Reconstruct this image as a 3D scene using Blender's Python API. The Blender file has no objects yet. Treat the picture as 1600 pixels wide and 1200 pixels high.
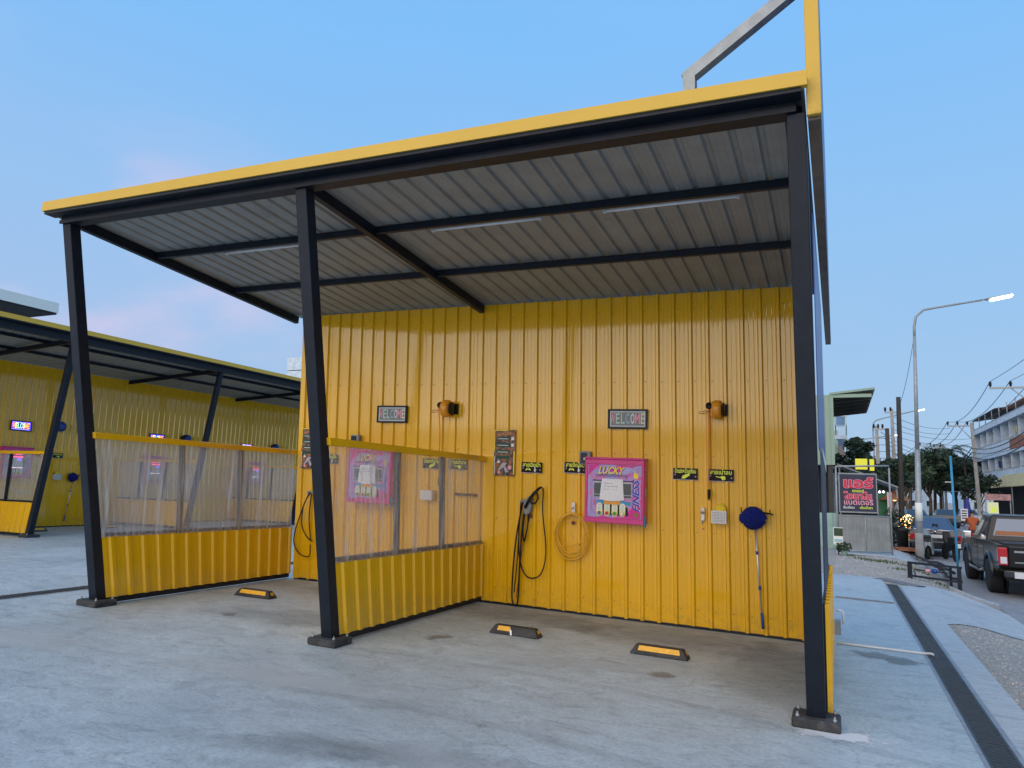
import bpy, bmesh, math, random
from mathutils import Vector, Matrix, noise
random.seed(7)
sc = bpy.context.scene
col = sc.collection
PI = math.pi
# ------------------------------------------------------------------ camera
YAW, PITCH, ROLL, FPX = -0.4216, 0.1423, 0.0317, 1134.7
cam_data = bpy.data.cameras.new('camera'); cam = bpy.data.objects.new('camera', cam_data); col.objects.link(cam)
f0 = Vector((math.sin(YAW), math.cos(YAW), 0)); r0 = Vector((math.cos(YAW), -math.sin(YAW), 0)); u0 = Vector((0, 0, 1))
fw = f0*math.cos(PITCH)+u0*math.sin(PITCH); uu = u0*math.cos(PITCH)-f0*math.sin(PITCH)
rr = r0*math.cos(ROLL)+uu*math.sin(ROLL); u2 = uu*math.cos(ROLL)-r0*math.sin(ROLL)
cam.matrix_world = Matrix(((rr.x, u2.x, -fw.x, 0.188), (rr.y, u2.y, -fw.y, -6.073), (rr.z, u2.z, -fw.z, 1.65), (0, 0, 0, 1)))
cam_data.sensor_width = 36; cam_data.lens = 36*FPX/1600; cam_data.clip_end = 3000; cam_data.clip_start = 0.05
sc.camera = cam
# ------------------------------------------------------------------ sky (dusk, soft pink on the sunset side)
sc.view_settings.view_transform = 'Standard'; sc.view_settings.look = 'None'
sc.view_settings.exposure = 0.0; sc.view_settings.gamma = 1.0
world = bpy.data.worlds.new('World'); sc.world = world; world.use_nodes = True
nt = world.node_tree; nt.nodes.clear()
def N(nt, t, **k):
    n = nt.nodes.new(t)
    for a, b in k.items():
        if a.startswith('i_'):
            n.inputs[int(a[2:]) if a[2:].isdigit() else a[2:]].default_value = b
        else: setattr(n, a, b)
    return n
def ramp(nt, stops, interp='LINEAR'):
    n = nt.nodes.new('ShaderNodeValToRGB'); e = n.color_ramp.elements; n.color_ramp.interpolation = interp
    while len(e) < len(stops): e.new(0.5)
    for i, (p, c) in enumerate(stops):
        e[i].position = p; e[i].color = tuple(c)+(1,) if len(c) == 3 else c
    return n
L = nt.links.new
tc = N(nt, 'ShaderNodeTexCoord'); sep = N(nt, 'ShaderNodeSeparateXYZ'); L(tc.outputs['Generated'], sep.inputs[0])
skyr = ramp(nt, [(0.0, (.37, .57, .84)), (0.10, (.365, .58, .87)), (0.30, (.32, .59, .95)), (0.55, (.24, .575, 1.05)), (1.0, (.22, .52, 1.05))])
L(sep.outputs['Z'], skyr.inputs[0])
# nishita sky mixed in for the natural azimuth change of a sun near the horizon
nis = N(nt, 'ShaderNodeTexSky'); nis.sky_type = 'NISHITA'; nis.sun_disc = False
nis.sun_elevation = math.radians(9); nis.sun_rotation = math.radians(205)
nm = N(nt, 'ShaderNodeMixRGB', blend_type='MULTIPLY', i_0=1.0); L(nis.outputs[0], nm.inputs[1]); nm.inputs[2].default_value = (.10, .10, .10, 1)
m0 = N(nt, 'ShaderNodeMixRGB', i_0=0.12); L(skyr.outputs[0], m0.inputs[1]); L(nm.outputs[0], m0.inputs[2])
# west glow
dot = N(nt, 'ShaderNodeVectorMath', operation='DOT_PRODUCT'); L(tc.outputs['Generated'], dot.inputs[0]); dot.inputs[1].default_value = (-0.25, -0.86, 0.38)
glow = ramp(nt, [(0.30, (0, 0, 0)), (1.0, (1, 1, 1))], 'EASE'); L(dot.outputs['Value'], glow.inputs[0])
m1 = N(nt, 'ShaderNodeMixRGB'); L(glow.outputs[0], m1.inputs[0]); L(m0.outputs[0], m1.inputs[1]); m1.inputs[2].default_value = (1.30, 1.17, 1.15, 1)
# soft pink clouds
mp = N(nt, 'ShaderNodeMapping'); L(tc.outputs['Generated'], mp.inputs[0]); mp.inputs['Scale'].default_value = (1.0, 1.0, 2.3); mp.inputs['Location'].default_value = (5.3, 2.4, 0.7)
cn = N(nt, 'ShaderNodeTexNoise'); cn.inputs['Scale'].default_value = 3.2; cn.inputs['Detail'].default_value = 5; cn.inputs['Roughness'].default_value = .5
L(mp.outputs[0], cn.inputs['Vector'])
cr = ramp(nt, [(0.40, (0, 0, 0)), (0.68, (.75, .75, .75))], 'EASE'); L(cn.outputs['Fac'], cr.inputs[0])
dl = N(nt, 'ShaderNodeVectorMath', operation='DOT_PRODUCT'); L(tc.outputs['Generated'], dl.inputs[0]); dl.inputs[1].default_value = (-0.88, 0.40, 0.25)
dr = ramp(nt, [(0.3, (.05, .05, .05)), (0.88, (.16, .16, .16)), (0.985, (1, 1, 1))], 'EASE'); L(dl.outputs['Value'], dr.inputs[0])
mm = N(nt, 'ShaderNodeMath', operation='MULTIPLY'); L(cr.outputs[0], mm.inputs[0]); L(dr.outputs[0], mm.inputs[1])
ce = ramp(nt, [(0.29, (1, 1, 1)), (0.41, (.12, .12, .12)), (.8, (.3, .3, .3))], 'EASE'); L(sep.outputs['Z'], ce.inputs[0])
mc = N(nt, 'ShaderNodeMath', operation='MULTIPLY'); L(mm.outputs[0], mc.inputs[0]); L(ce.outputs[0], mc.inputs[1])
m2 = N(nt, 'ShaderNodeMixRGB'); L(mc.outputs[0], m2.inputs[0]); L(m1.outputs[0], m2.inputs[1]); m2.inputs[2].default_value = (.86, .66, .82, 1)
# broad lavender veil low on the sunset side
vz = ramp(nt, [(0.0, (.26,)*3), (0.55, (0, 0, 0))]); L(sep.outputs['Z'], vz.inputs[0])
vm = N(nt, 'ShaderNodeMath', operation='MULTIPLY'); L(vz.outputs[0], vm.inputs[0]); L(dr.outputs[0], vm.inputs[1])
m3 = N(nt, 'ShaderNodeMixRGB'); L(vm.outputs[0], m3.inputs[0]); L(m2.outputs[0], m3.inputs[1]); m3.inputs[2].default_value = (.58, .58, .85, 1)
bg = N(nt, 'ShaderNodeBackground', i_Strength=1.0); L(m3.outputs[0], bg.inputs[0])
wo = N(nt, 'ShaderNodeOutputWorld'); L(bg.outputs[0], wo.inputs[0])
# one soft low sun behind the camera on the left (already set: huge angle)
sd = bpy.data.lights.new('sun', 'SUN'); sd.energy = 1.45; sd.angle = math.radians(75); sd.color = (1.0, .90, .80)
sun = bpy.data.objects.new('sun', sd); col.objects.link(sun)
sun.rotation_euler = Vector((0.05, 0.90, -0.42)).to_track_quat('-Z', 'Y').to_euler()

# ------------------------------------------------------------------ ground heights
SL, KL = 0.0186, 0.0452
def gz(x, y=0.0):
    x = max(-9.0, min(60.0, x))
    if x < 1.5: return -SL*x
    t = min((x-1.5)/1.5, 1.0); t = t*t*(3-2*t)
    return -SL*1.5-.34*t

# ------------------------------------------------------------------ materials
def mat(name, color, rough=.5, metal=0.0, coat=0.0, var=0.0, vscale=6.0, bump=0.0, bscale=60.0, emit=None, estr=0.0, rvar=0.0, dirt=0.0, dirtcol=(.05, .045, .035), dscale=2.2, stretch=None, alpha=None, spec=None):
    m = bpy.data.materials.new(name); m.use_nodes = True; t = m.node_tree; b = t.nodes['Principled BSDF']; K = t.links.new
    b.inputs['Base Color'].default_value = (*color, 1); b.inputs['Roughness'].default_value = rough; b.inputs['Metallic'].default_value = metal
    if coat: b.inputs['Coat Weight'].default_value = coat; b.inputs['Coat Roughness'].default_value = .08
    if spec is not None: b.inputs['Specular IOR Level'].default_value = spec
    if alpha is not None: b.inputs['Alpha'].default_value = alpha
    if emit: b.inputs['Emission Color'].default_value = (*emit, 1); b.inputs['Emission Strength'].default_value = estr
    if var or bump or rvar or dirt:
        c = N(t, 'ShaderNodeTexCoord'); src = c.outputs['Object']
        if stretch:
            q = N(t, 'ShaderNodeMapping'); q.inputs['Scale'].default_value = stretch; K(src, q.inputs[0]); src = q.outputs[0]
    if var or dirt or rvar:
        n = N(t, 'ShaderNodeTexNoise'); n.inputs['Scale'].default_value = vscale; n.inputs['Detail'].default_value = 6; n.inputs['Roughness'].default_value = .62; K(src, n.inputs['Vector'])
        lo = tuple(max(0, x*(1-var)) for x in color); hi = tuple(min(1, x*(1+var)) for x in color)
        r = ramp(t, [(.3, lo), (.7, hi)]); K(n.outputs['Fac'], r.inputs[0]); out = r.outputs[0]
        if dirt:
            n2 = N(t, 'ShaderNodeTexNoise'); n2.inputs['Scale'].default_value = dscale; n2.inputs['Detail'].default_value = 8; n2.inputs['Roughness'].default_value = .7; K(src, n2.inputs['Vector'])
            r2 = ramp(t, [(.5, (0,)*3), (.75, (dirt,)*3)]); K(n2.outputs['Fac'], r2.inputs[0])
            mx = N(t, 'ShaderNodeMixRGB'); K(r2.outputs[0], mx.inputs[0]); K(out, mx.inputs[1]); mx.inputs[2].default_value = (*dirtcol, 1); out = mx.outputs[0]
        K(out, b.inputs['Base Color'])
        if rvar:
            r3 = ramp(t, [(.3, (max(0, rough-rvar),)*3), (.7, (min(1, rough+rvar),)*3)]); K(n.outputs['Fac'], r3.inputs[0]); K(r3.outputs[0], b.inputs['Roughness'])
    if bump:
        nb = N(t, 'ShaderNodeTexNoise'); nb.inputs['Scale'].default_value = bscale; nb.inputs['Detail'].default_value = 4; K(src, nb.inputs['Vector'])
        bp = N(t, 'ShaderNodeBump', i_Strength=bump); bp.inputs['Distance'].default_value = .01; K(nb.outputs['Fac'], bp.inputs['Height']); K(bp.outputs[0], b.inputs['Normal'])
    return m
def concrete(name, base, warm, dark, bay=False):
    m = bpy.data.materials.new(name); m.use_nodes = True; t = m.node_tree; b = t.nodes['Principled BSDF']; K = t.links.new
    c = N(t, 'ShaderNodeTexCoord'); o = c.outputs['Object']
    def nz(scale, det=6, ro=.6, st=None, dist=0):
        s = o
        if st:
            q = N(t, 'ShaderNodeMapping'); q.inputs['Scale'].default_value = st; q.inputs['Rotation'].default_value = (0, 0, .35); K(o, q.inputs[0]); s = q.outputs[0]
        n = N(t, 'ShaderNodeTexNoise'); n.inputs['Scale'].default_value = scale; n.inputs['Detail'].default_value = det; n.inputs['Roughness'].default_value = ro; n.inputs['Distortion'].default_value = dist
        K(s, n.inputs['Vector']); return n.outputs['Fac']
    big = nz(.45, 8, .65, None, .6); r1 = ramp(t, [(.32, base), (.62, warm)]); K(big, r1.inputs[0])
    st = nz(3.2, 11, .74, (1, 1.9, 1), 1.1); r2 = ramp(t, [(.30, (.62,)*3), (.47, (.95,)*3), (.58, (1.04,)*3), (.72, (1.22,)*3)]); K(st, r2.inputs[0])
    mu = N(t, 'ShaderNodeMixRGB', blend_type='MULTIPLY', i_0=1.0); K(r1.outputs[0], mu.inputs[1]); K(r2.outputs[0], mu.inputs[2])
    sp = nz(38, 3, .7); r3 = ramp(t, [(.30, (.72,)*3), (.5, (1,)*3), (.75, (1.14,)*3)]); K(sp, r3.inputs[0])
    mu2 = N(t, 'ShaderNodeMixRGB', blend_type='MULTIPLY', i_0=.8); K(mu.outputs[0], mu2.inputs[1]); K(r3.outputs[0], mu2.inputs[2])
    stn = nz(1.1, 9, .72, None, 1.4); r4 = ramp(t, [(.56, (0,)*3), (.70, (.5,)*3)]); K(stn, r4.inputs[0])
    mx = N(t, 'ShaderNodeMixRGB'); K(r4.outputs[0], mx.inputs[0]); K(mu2.outputs[0], mx.inputs[1]); mx.inputs[2].default_value = (*dark, 1)
    scr = nz(7, 3, .5, (.4, 2.5, 1), 1.5); r5 = ramp(t, [(.68, (0,)*3), (.76, (.22,)*3)]); K(scr, r5.inputs[0])
    mx2 = N(t, 'ShaderNodeMixRGB'); K(r5.outputs[0], mx2.inputs[0]); K(mx.outputs[0], mx2.inputs[1]); mx2.inputs[2].default_value = (.62, .62, .60, 1)
    vd = N(t, 'ShaderNodeVectorMath', operation='ADD'); nd = N(t, 'ShaderNodeTexNoise'); nd.inputs['Scale'].default_value = 1.7; nd.inputs['Detail'].default_value = 5; K(o, nd.inputs['Vector']); K(o, vd.inputs[0]); K(nd.outputs['Color'], vd.inputs[1])
    vo = N(t, 'ShaderNodeTexVoronoi', feature='DISTANCE_TO_EDGE'); vo.inputs['Scale'].default_value = .33; K(vd.outputs[0], vo.inputs['Vector'])
    cr_ = ramp(t, [(.0, (.28,)*3), (.003, (0,)*3)]); K(vo.outputs['Distance'], cr_.inputs[0])
    mx3 = N(t, 'ShaderNodeMixRGB'); K(cr_.outputs[0], mx3.inputs[0]); K(mx2.outputs[0], mx3.inputs[1]); mx3.inputs[2].default_value = (.12, .12, .12, 1)
    gt = nz(95, 2, .6); gr_ = ramp(t, [(.28, (.5,)*3), (.34, (0,)*3)]); K(gt, gr_.inputs[0])
    mx4 = N(t, 'ShaderNodeMixRGB'); K(gr_.outputs[0], mx4.inputs[0]); K(mx3.outputs[0], mx4.inputs[1]); mx4.inputs[2].default_value = (.14, .14, .13, 1)
    K(mx4.outputs[0], b.inputs['Base Color'])
    rr_ = ramp(t, [(.35, (.42,)*3), (.65, (.66,)*3)]); K(big, rr_.inputs[0]); K(rr_.outputs[0], b.inputs['Roughness'])
    bp = N(t, 'ShaderNodeBump', i_Strength=.35); bp.inputs['Distance'].default_value = .012
    ad = N(t, 'ShaderNodeMath', operation='ADD'); K(st, ad.inputs[0]); K(sp, ad.inputs[1]); K(ad.outputs[0], bp.inputs['Height']); K(bp.outputs[0], b.inputs['Normal'])
    return m
M = {}
M['yard'] = concrete('yard_concrete', (.38, .45, .485), (.47, .54, .56), (.26, .295, .305))
M['bay'] = concrete('bay_concrete', (.33, .315, .29), (.42, .40, .37), (.19, .18, .165))
M['drive'] = concrete('driveway_concrete', (.43, .46, .475), (.51, .53, .53), (.33, .345, .35))
M['patch'] = mat('pale_mortar', (.66, .65, .62), .8, var=.12, vscale=9, bump=.4)
M['wet'] = mat('damp_concrete', (.235, .23, .215), .35, var=.15, vscale=4, bump=.2, rvar=.1)
def painted(name, colr, rough=.28, coat=.5, ior=1.5):
    # factory painted steel: faint vertical rolling waves, light dust, a few scuffs
    m = bpy.data.materials.new(name); m.use_nodes = True; t = m.node_tree; b = t.nodes['Principled BSDF']; K = t.links.new
    c = N(t, 'ShaderNodeTexCoord'); o = c.outputs['Object']
    n = N(t, 'ShaderNodeTexNoise'); n.inputs['Scale'].default_value = 1.3; n.inputs['Detail'].default_value = 7; n.inputs['Roughness'].default_value = .6; K(o, n.inputs['Vector'])
    r = ramp(t, [(.3, tuple(x*.95 for x in colr)), (.7, tuple(min(1, x*1.03) for x in colr))]); K(n.outputs['Fac'], r.inputs[0])
    q = N(t, 'ShaderNodeMapping'); q.inputs['Scale'].default_value = (9, 9, .22); K(o, q.inputs[0])
    w = N(t, 'ShaderNodeTexNoise'); w.inputs['Scale'].default_value = 1; w.inputs['Detail'].default_value = 3; K(q.outputs[0], w.inputs['Vector'])
    q2 = N(t, 'ShaderNodeMapping'); q2.inputs['Scale'].default_value = (5, 5, 3); K(o, q2.inputs[0])
    d = N(t, 'ShaderNodeTexNoise'); d.inputs['Scale'].default_value = 1; d.inputs['Detail'].default_value = 9; d.inputs['Roughness'].default_value = .75; K(q2.outputs[0], d.inputs['Vector'])
    rd = ramp(t, [(.64, (0,)*3), (.85, (.3,)*3)]); K(d.outputs['Fac'], rd.inputs[0])
    sz = N(t, 'ShaderNodeSeparateXYZ'); K(o, sz.inputs[0]); zr = ramp(t, [(.02, (.75,)*3), (.42, (0,)*3)]); K(sz.outputs['Z'], zr.inputs[0])
    sp_ = N(t, 'ShaderNodeTexNoise'); sp_.inputs['Scale'].default_value = 9; sp_.inputs['Detail'].default_value = 8; sp_.inputs['Roughness'].default_value = .8; K(o, sp_.inputs['Vector']); spr = ramp(t, [(.45, (0,)*3), (.68, (1,)*3)]); K(sp_.outputs['Fac'], spr.inputs[0])
    sm_ = N(t, 'ShaderNodeMath', operation='MULTIPLY'); K(zr.outputs[0], sm_.inputs[0]); K(spr.outputs[0], sm_.inputs[1])
    mu_ = N(t, 'ShaderNodeMixRGB'); K(sm_.outputs[0], mu_.inputs[0]); K(r.outputs[0], mu_.inputs[1]); mu_.inputs[2].default_value = (colr[0]*.42, colr[1]*.5, .05, 1)
    mx = N(t, 'ShaderNodeMixRGB'); K(rd.outputs[0], mx.inputs[0]); K(mu_.outputs[0], mx.inputs[1]); mx.inputs[2].default_value = (colr[0]*.55, colr[1]*.55, colr[2]*.7+.02, 1)
    K(mx.outputs[0], b.inputs['Base Color'])
    rg = ramp(t, [(.35, (rough-.08,)*3), (.7, (rough+.16,)*3)]); K(d.outputs['Fac'], rg.inputs[0]); K(rg.outputs[0], b.inputs['Roughness'])
    b.inputs['Coat Weight'].default_value = coat; b.inputs['Coat Roughness'].default_value = .07; b.inputs['Specular IOR Level'].default_value = .15; b.inputs['Coat IOR'].default_value = ior
    bp = N(t, 'ShaderNodeBump', i_Strength=.16); bp.inputs['Distance'].default_value = .004; K(w.outputs['Fac'], bp.inputs['Height'])
    K(bp.outputs[0], b.inputs['Normal']); K(bp.outputs[0], b.inputs['Coat Normal'])
    return m
M['yellow'] = painted('yellow_painted_steel', (.82, .455, .005), .36, 1.0, 1.6)
M['trim_sheen'] = painted('yellow_trim_sky_sheen', (.66, .42, .055), .4, .3)  # paler than the sheets: sky reflection is put into this base colour
M['green_sheet'] = painted('sage_painted_steel', (.27, .38, .30), .45, .1)
M['blue_banner'] = mat('blue_banner', (.02, .07, .28), .35, var=.25, vscale=3)
M['navy'] = mat('navy_black_paint', (.006, .011, .020), .48, var=.3, vscale=5, bump=.12, bscale=40, dirt=.12, dirtcol=(.05, .055, .065), dscale=6, spec=.3)
M['plate'] = mat('dark_mortar', (.035, .037, .04), .85, var=.4, vscale=14, bump=.6, dirt=.6, dirtcol=(.14, .14, .14), dscale=9)
M['galv'] = mat('aluzinc_sheet', (.30, .325, .32), .5, metal=.25, var=.10, vscale=2.5, bump=.08, dirt=.25, dirtcol=(.16, .15, .14))
M['steel'] = mat('galvanised_tube', (.30, .33, .34), .5, metal=.3, var=.2, vscale=8, bump=.15)
M['rust'] = mat('dull_underside', (.16, .13, .10), .7, var=.25, vscale=4)
M['rubber'] = mat('black_rubber', (.022, .023, .025), .6, var=.4, vscale=12, bump=.4, bscale=90, dirt=.5, dirtcol=(.09, .085, .08), dscale=8)
M['reflect'] = mat('yellow_reflective_tape', (.80, .42, .02), .4, var=.15, vscale=20)
M['white'] = mat('white_plastic', (.72, .72, .70), .4, var=.06, vscale=9)
M['tube'] = mat('unlit_tube_glass', (.78, .80, .82), .25, var=.03)
M['tubebase'] = mat('white_enamel', (.62, .63, .64), .45, var=.08)
M['black'] = mat('black_plastic', (.010, .010, .011), .45, var=.2, spec=.3)
M['grey'] = mat('grey_plastic', (.22, .24, .24), .5, var=.15, vscale=12)
M['hose'] = mat('black_hose', (.008, .008, .010), .5, spec=.3)
M['redhose'] = mat('rust_red_hose', (.16, .03, .02), .5)
M['yhose'] = mat('yellow_air_hose', (.75, .42, .03), .35)
M['ohose'] = mat('orange_air_hose', (.85, .20, .05), .35)
M['orange'] = mat('orange_plastic', (.75, .30, .015), .35, var=.1, coat=.3)
M['bluep'] = mat('blue_plastic', (.01, .06, .30), .4, var=.15)
M['paper'] = mat('white_paper', (.78, .78, .80), .8, var=.04, vscale=20)
M['ink'] = mat('pencil_ink', (.10, .10, .16), .7)
M['sponge'] = mat('yellow_sponge', (.85, .62, .04), .9, bump=.8, bscale=90, var=.1)
M['pink'] = mat('pink_enamel', (.62, .035, .22), .35, var=.12, vscale=5, coat=.3, dirt=.2, dirtcol=(.35, .03, .12))
M['limeprint'] = mat('lime_print', (.80, .90, .10), .6)
M['whiteprint'] = mat('white_print', (.75, .78, .72), .6)
M['redprint'] = mat('red_print', (.60, .03, .06), .5)
M['pinkprint'] = mat('pink_print', (.80, .35, .45), .5)
M['blueprint'] = mat('deep_blue_print', (.02, .05, .45), .5)
M['yellowprint'] = mat('yellow_print', (.90, .68, .03), .5)
M['signblack'] = mat('maroon_black_print', (.012, .006, .006), .5, var=.6, vscale=18, spec=.2)
M['mop'] = mat('blue_chenille', (.006, .018, .22), .95, var=.5, vscale=60, bump=1.0, bscale=120)
M['glassblk'] = mat('dark_window', (.01, .012, .015), .08, coat=.3)
def art(name, cols, scale, seed=0.0, rough=.4):
    m = bpy.data.materials.new(name); m.use_nodes = True; t = m.node_tree; b = t.nodes['Principled BSDF']; K = t.links.new
    c = N(t, 'ShaderNodeTexCoord'); q = N(t, 'ShaderNodeMapping'); q.inputs['Location'].default_value = (seed, seed*.7, seed*.3); q.inputs['Scale'].default_value = (1, 1, .8); K(c.outputs['Object'], q.inputs[0])
    n = N(t, 'ShaderNodeTexNoise'); n.inputs['Scale'].default_value = scale; n.inputs['Detail'].default_value = 2; n.inputs['Distortion'].default_value = 1.2; K(q.outputs[0], n.inputs['Vector'])
    r = ramp(t, [(.30+.42*i/(len(cols)-1), cc) for i, cc in enumerate(cols)]); K(n.outputs['Fac'], r.inputs[0]); K(r.outputs[0], b.inputs['Base Color'])
    b.inputs['Roughness'].default_value = rough; b.inputs['Coat Weight'].default_value = .4
    return m
M['art'] = art('machine_face_print', [(.62, .03, .30), (.42, .22, .55), (.30, .34, .62), (.62, .18, .45), (.66, .03, .28), (.35, .25, .6)], 4.5, 1.3)
M['poster'] = art('price_poster_print', [(.01, .02, .03), (.12, .03, .02), (.005, .06, .045), (.45, .16, .03), (.02, .01, .05), (.30, .28, .35)], 12, 4.4, .6)
def polycarb(name):
    m = bpy.data.materials.new(name); m.use_nodes = True; t = m.node_tree; K = t.links.new; t.nodes.clear()
    out = N(t, 'ShaderNodeOutputMaterial'); c = N(t, 'ShaderNodeTexCoord')
    q = N(t, 'ShaderNodeMapping'); q.inputs['Scale'].default_value = (14, 14, .4); K(c.outputs['Object'], q.inputs[0])
    n = N(t, 'ShaderNodeTexNoise'); n.inputs['Scale'].default_value = 1; n.inputs['Detail'].default_value = 4; K(q.outputs[0], n.inputs['Vector'])
    r = ramp(t, [(.35, (.27,)*3), (.57, (.36,)*3), (.67, (.72,)*3)]); K(n.outputs['Fac'], r.inputs[0])
    tr = N(t, 'ShaderNodeBsdfTransparent'); tr.inputs[0].default_value = (.93, .92, .93, 1)
    df = N(t, 'ShaderNodeBsdfDiffuse'); df.inputs[0].default_value = (.76, .71, .67, 1)
    tl = N(t, 'ShaderNodeBsdfTranslucent'); tl.inputs[0].default_value = (.74, .72, .73, 1)
    md = N(t, 'ShaderNodeMixShader', i_0=.5); K(df.outputs[0], md.inputs[1]); K(tl.outputs[0], md.inputs[2])
    m1 = N(t, 'ShaderNodeMixShader'); K(r.outputs[0], m1.inputs[0]); K(tr.outputs[0], m1.inputs[1]); K(md.outputs[0], m1.inputs[2])
    g = N(t, 'ShaderNodeBsdfGlossy'); g.inputs['Roughness'].default_value = .12; g.inputs[0].default_value = (1, 1, 1, 1)
    bp = N(t, 'ShaderNodeBump', i_Strength=.3); bp.inputs['Distance'].default_value = .004; K(n.outputs['Fac'], bp.inputs['Height']); K(bp.outputs[0], g.inputs['Normal'])
    lw = N(t, 'ShaderNodeLayerWeight', i_0=.5); pw = N(t, 'ShaderNodeMath', operation='POWER', i_1=3.5); K(lw.outputs['Facing'], pw.inputs[0]); fr = N(t, 'ShaderNodeMath', operation='MULTIPLY_ADD', i_1=.7, i_2=.08); K(pw.outputs[0], fr.inputs[0])
    m2 = N(t, 'ShaderNodeMixShader'); K(fr.outputs[0], m2.inputs[0]); K(m1.outputs[0], m2.inputs[1]); K(g.outputs[0], m2.inputs[2])
    K(m2.outputs[0], out.inputs[0]); return m
M['clear'] = polycarb('clear_corrugated_sheet')

# ------------------------------------------------------------------ mesh building
class MB:
    def __init__(s): s.v = []; s.f = []; s.mi = []; s.sm = []; s.m = 0; s.smooth = False
    def face(s, idx): s.f.append(tuple(idx)); s.mi.append(s.m); s.sm.append(s.smooth)
    def add(s, vs): b = len(s.v); s.v += [tuple(v) for v in vs]; return b
    def box(s, x0, x1, y0, y1, z0, z1, fn=None):
        vs = [(x, y, z) for z in (z0, z1) for y in (y0, y1) for x in (x0, x1)]
        if fn: vs = [fn(*v) for v in vs]
        b = s.add(vs)
        for q in ((0, 2, 3, 1), (4, 5, 7, 6), (0, 1, 5, 4), (2, 6, 7, 3), (0, 4, 6, 2), (1, 3, 7, 5)): s.face([b+i for i in q])
    def cbox(s, c, sz, fn=None): s.box(c[0]-sz[0]/2, c[0]+sz[0]/2, c[1]-sz[1]/2, c[1]+sz[1]/2, c[2]-sz[2]/2, c[2]+sz[2]/2, fn)
    def beam(s, p0, p1, w, h, up=(0, 0, 1), w1=None, h1=None):
        p0 = Vector(p0); p1 = Vector(p1); d = (p1-p0).normalized(); a = d.cross(Vector(up)).normalized(); u = a.cross(d)
        w1 = w if w1 is None else w1; h1 = h if h1 is None else h1
        vs = []
        for p, ww, hh in ((p0, w, h), (p1, w1, h1)):
            for i, j in ((-1, -1), (1, -1), (1, 1), (-1, 1)): vs.append(p+a*(i*ww/2)+u*(j*hh/2))
        b = s.add(vs)
        for q in ((3, 2, 1, 0), (4, 5, 6, 7), (0, 1, 5, 4), (1, 2, 6, 5), (2, 3, 7, 6), (3, 0, 4, 7)): s.face([b+i for i in q])
    def tube(s, pts, r, n=6, cap=True):
        pts = [Vector(p) for p in pts]; rs = r if isinstance(r, (list, tuple)) else [r]*len(pts)
        sm = s.smooth; s.smooth = True; prev = None; rings = []
        for i, p in enumerate(pts):
            d = (pts[min(i+1, len(pts)-1)]-pts[max(i-1, 0)])
            if d.length < 1e-9: d = Vector((0, 0, 1))
            d.normalize()
            a = (prev - d*prev.dot(d)) if prev else d.orthogonal()
            if a.length < 1e-6: a = d.orthogonal()
            a.normalize(); prev = a; c = d.cross(a)
            rings.append(s.add([p+(a*math.cos(2*PI*k/n)+c*math.sin(2*PI*k/n))*rs[i] for k in range(n)]))
        for i in range(len(rings)-1):
            for k in range(n): s.face([rings[i]+k, rings[i]+(k+1) % n, rings[i+1]+(k+1) % n, rings[i+1]+k])
        s.smooth = False
        if cap: s.face([rings[0]+k for k in reversed(range(n))]); s.face([rings[-1]+k for k in range(n)])
        s.smooth = sm
    def lathe(s, c, prof, n=16, axis='z'):
        sm = s.smooth; s.smooth = True; rings = []
        for r, h in prof:
            vs = []
            for k in range(n):
                a = 2*PI*k/n; x, y = r*math.cos(a), r*math.sin(a)
                v = {'z': (x, y, h), 'y': (x, h, y), 'x': (h, x, y)}[axis]
                vs.append((c[0]+v[0], c[1]+v[1], c[2]+v[2]))
            rings.append(s.add(vs))
        for i in range(len(rings)-1):
            for k in range(n): s.face([rings[i]+k, rings[i]+(k+1) % n, rings[i+1]+(k+1) % n, rings[i+1]+k])
        s.smooth = False
        s.face([rings[0]+k for k in reversed(range(n))]); s.face([rings[-1]+k for k in range(n)]); s.smooth = sm
    def prism(s, poly, a0, a1, axis='y', fn=None):
        n = len(poly)
        def P(p, a):
            v = {'y': (p[0], a, p[1]), 'x': (a, p[0], p[1]), 'z': (p[0], p[1], a)}[axis]
            return fn(*v) if fn else v
        b = s.add([P(p, a0) for p in poly]+[P(p, a1) for p in poly])
        s.face([b+i for i in reversed(range(n))]); s.face([b+n+i for i in range(n)])
        for i in range(n): j = (i+1) % n; s.face([b+i, b+j, b+n+j, b+n+i])
    def loft(s, rings, closed=False, cap=False):
        n = len(rings[0]); bs = [s.add(r) for r in rings]
        for i in range(len(rings)-1):
            for k in range(n if closed else n-1):
                j = (k+1) % n; s.face([bs[i]+k, bs[i]+j, bs[i+1]+j, bs[i+1]+k])
        if cap: s.face([bs[0]+k for k in reversed(range(n))]); s.face([bs[-1]+k for k in range(n)])
    def grid(s, P, nu, nv):
        s.loft([[P(i/nu, j/nv) for j in range(nv+1)] for i in range(nu+1)])
    def mesh(s, name, mats):
        me = bpy.data.meshes.new(name); me.from_pydata(s.v, [], s.f)
        for m in (mats if isinstance(mats, (list, tuple)) else [mats]): me.materials.append(M[m] if isinstance(m, str) else m)
        me.polygons.foreach_set('material_index', s.mi); me.polygons.foreach_set('use_smooth', s.sm)
        bm = bmesh.new(); bm.from_mesh(me); bmesh.ops.recalc_face_normals(bm, faces=bm.faces); bm.to_mesh(me); bm.free()
        return me
    def build(s, name, mats, parent=None, loc=None, rot=None):
        o = bpy.data.objects.new(name, s.mesh(name, mats)); col.objects.link(o); o.parent = parent
        if loc: o.location = loc
        if rot: o.rotation_euler = rot
        return o
def tag(o, label=None, cat=None, group=None, kind=None):
    if label: o['label'] = label
    if cat: o['category'] = cat
    if group: o['group'] = group
    if kind: o['kind'] = kind
    return o
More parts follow.
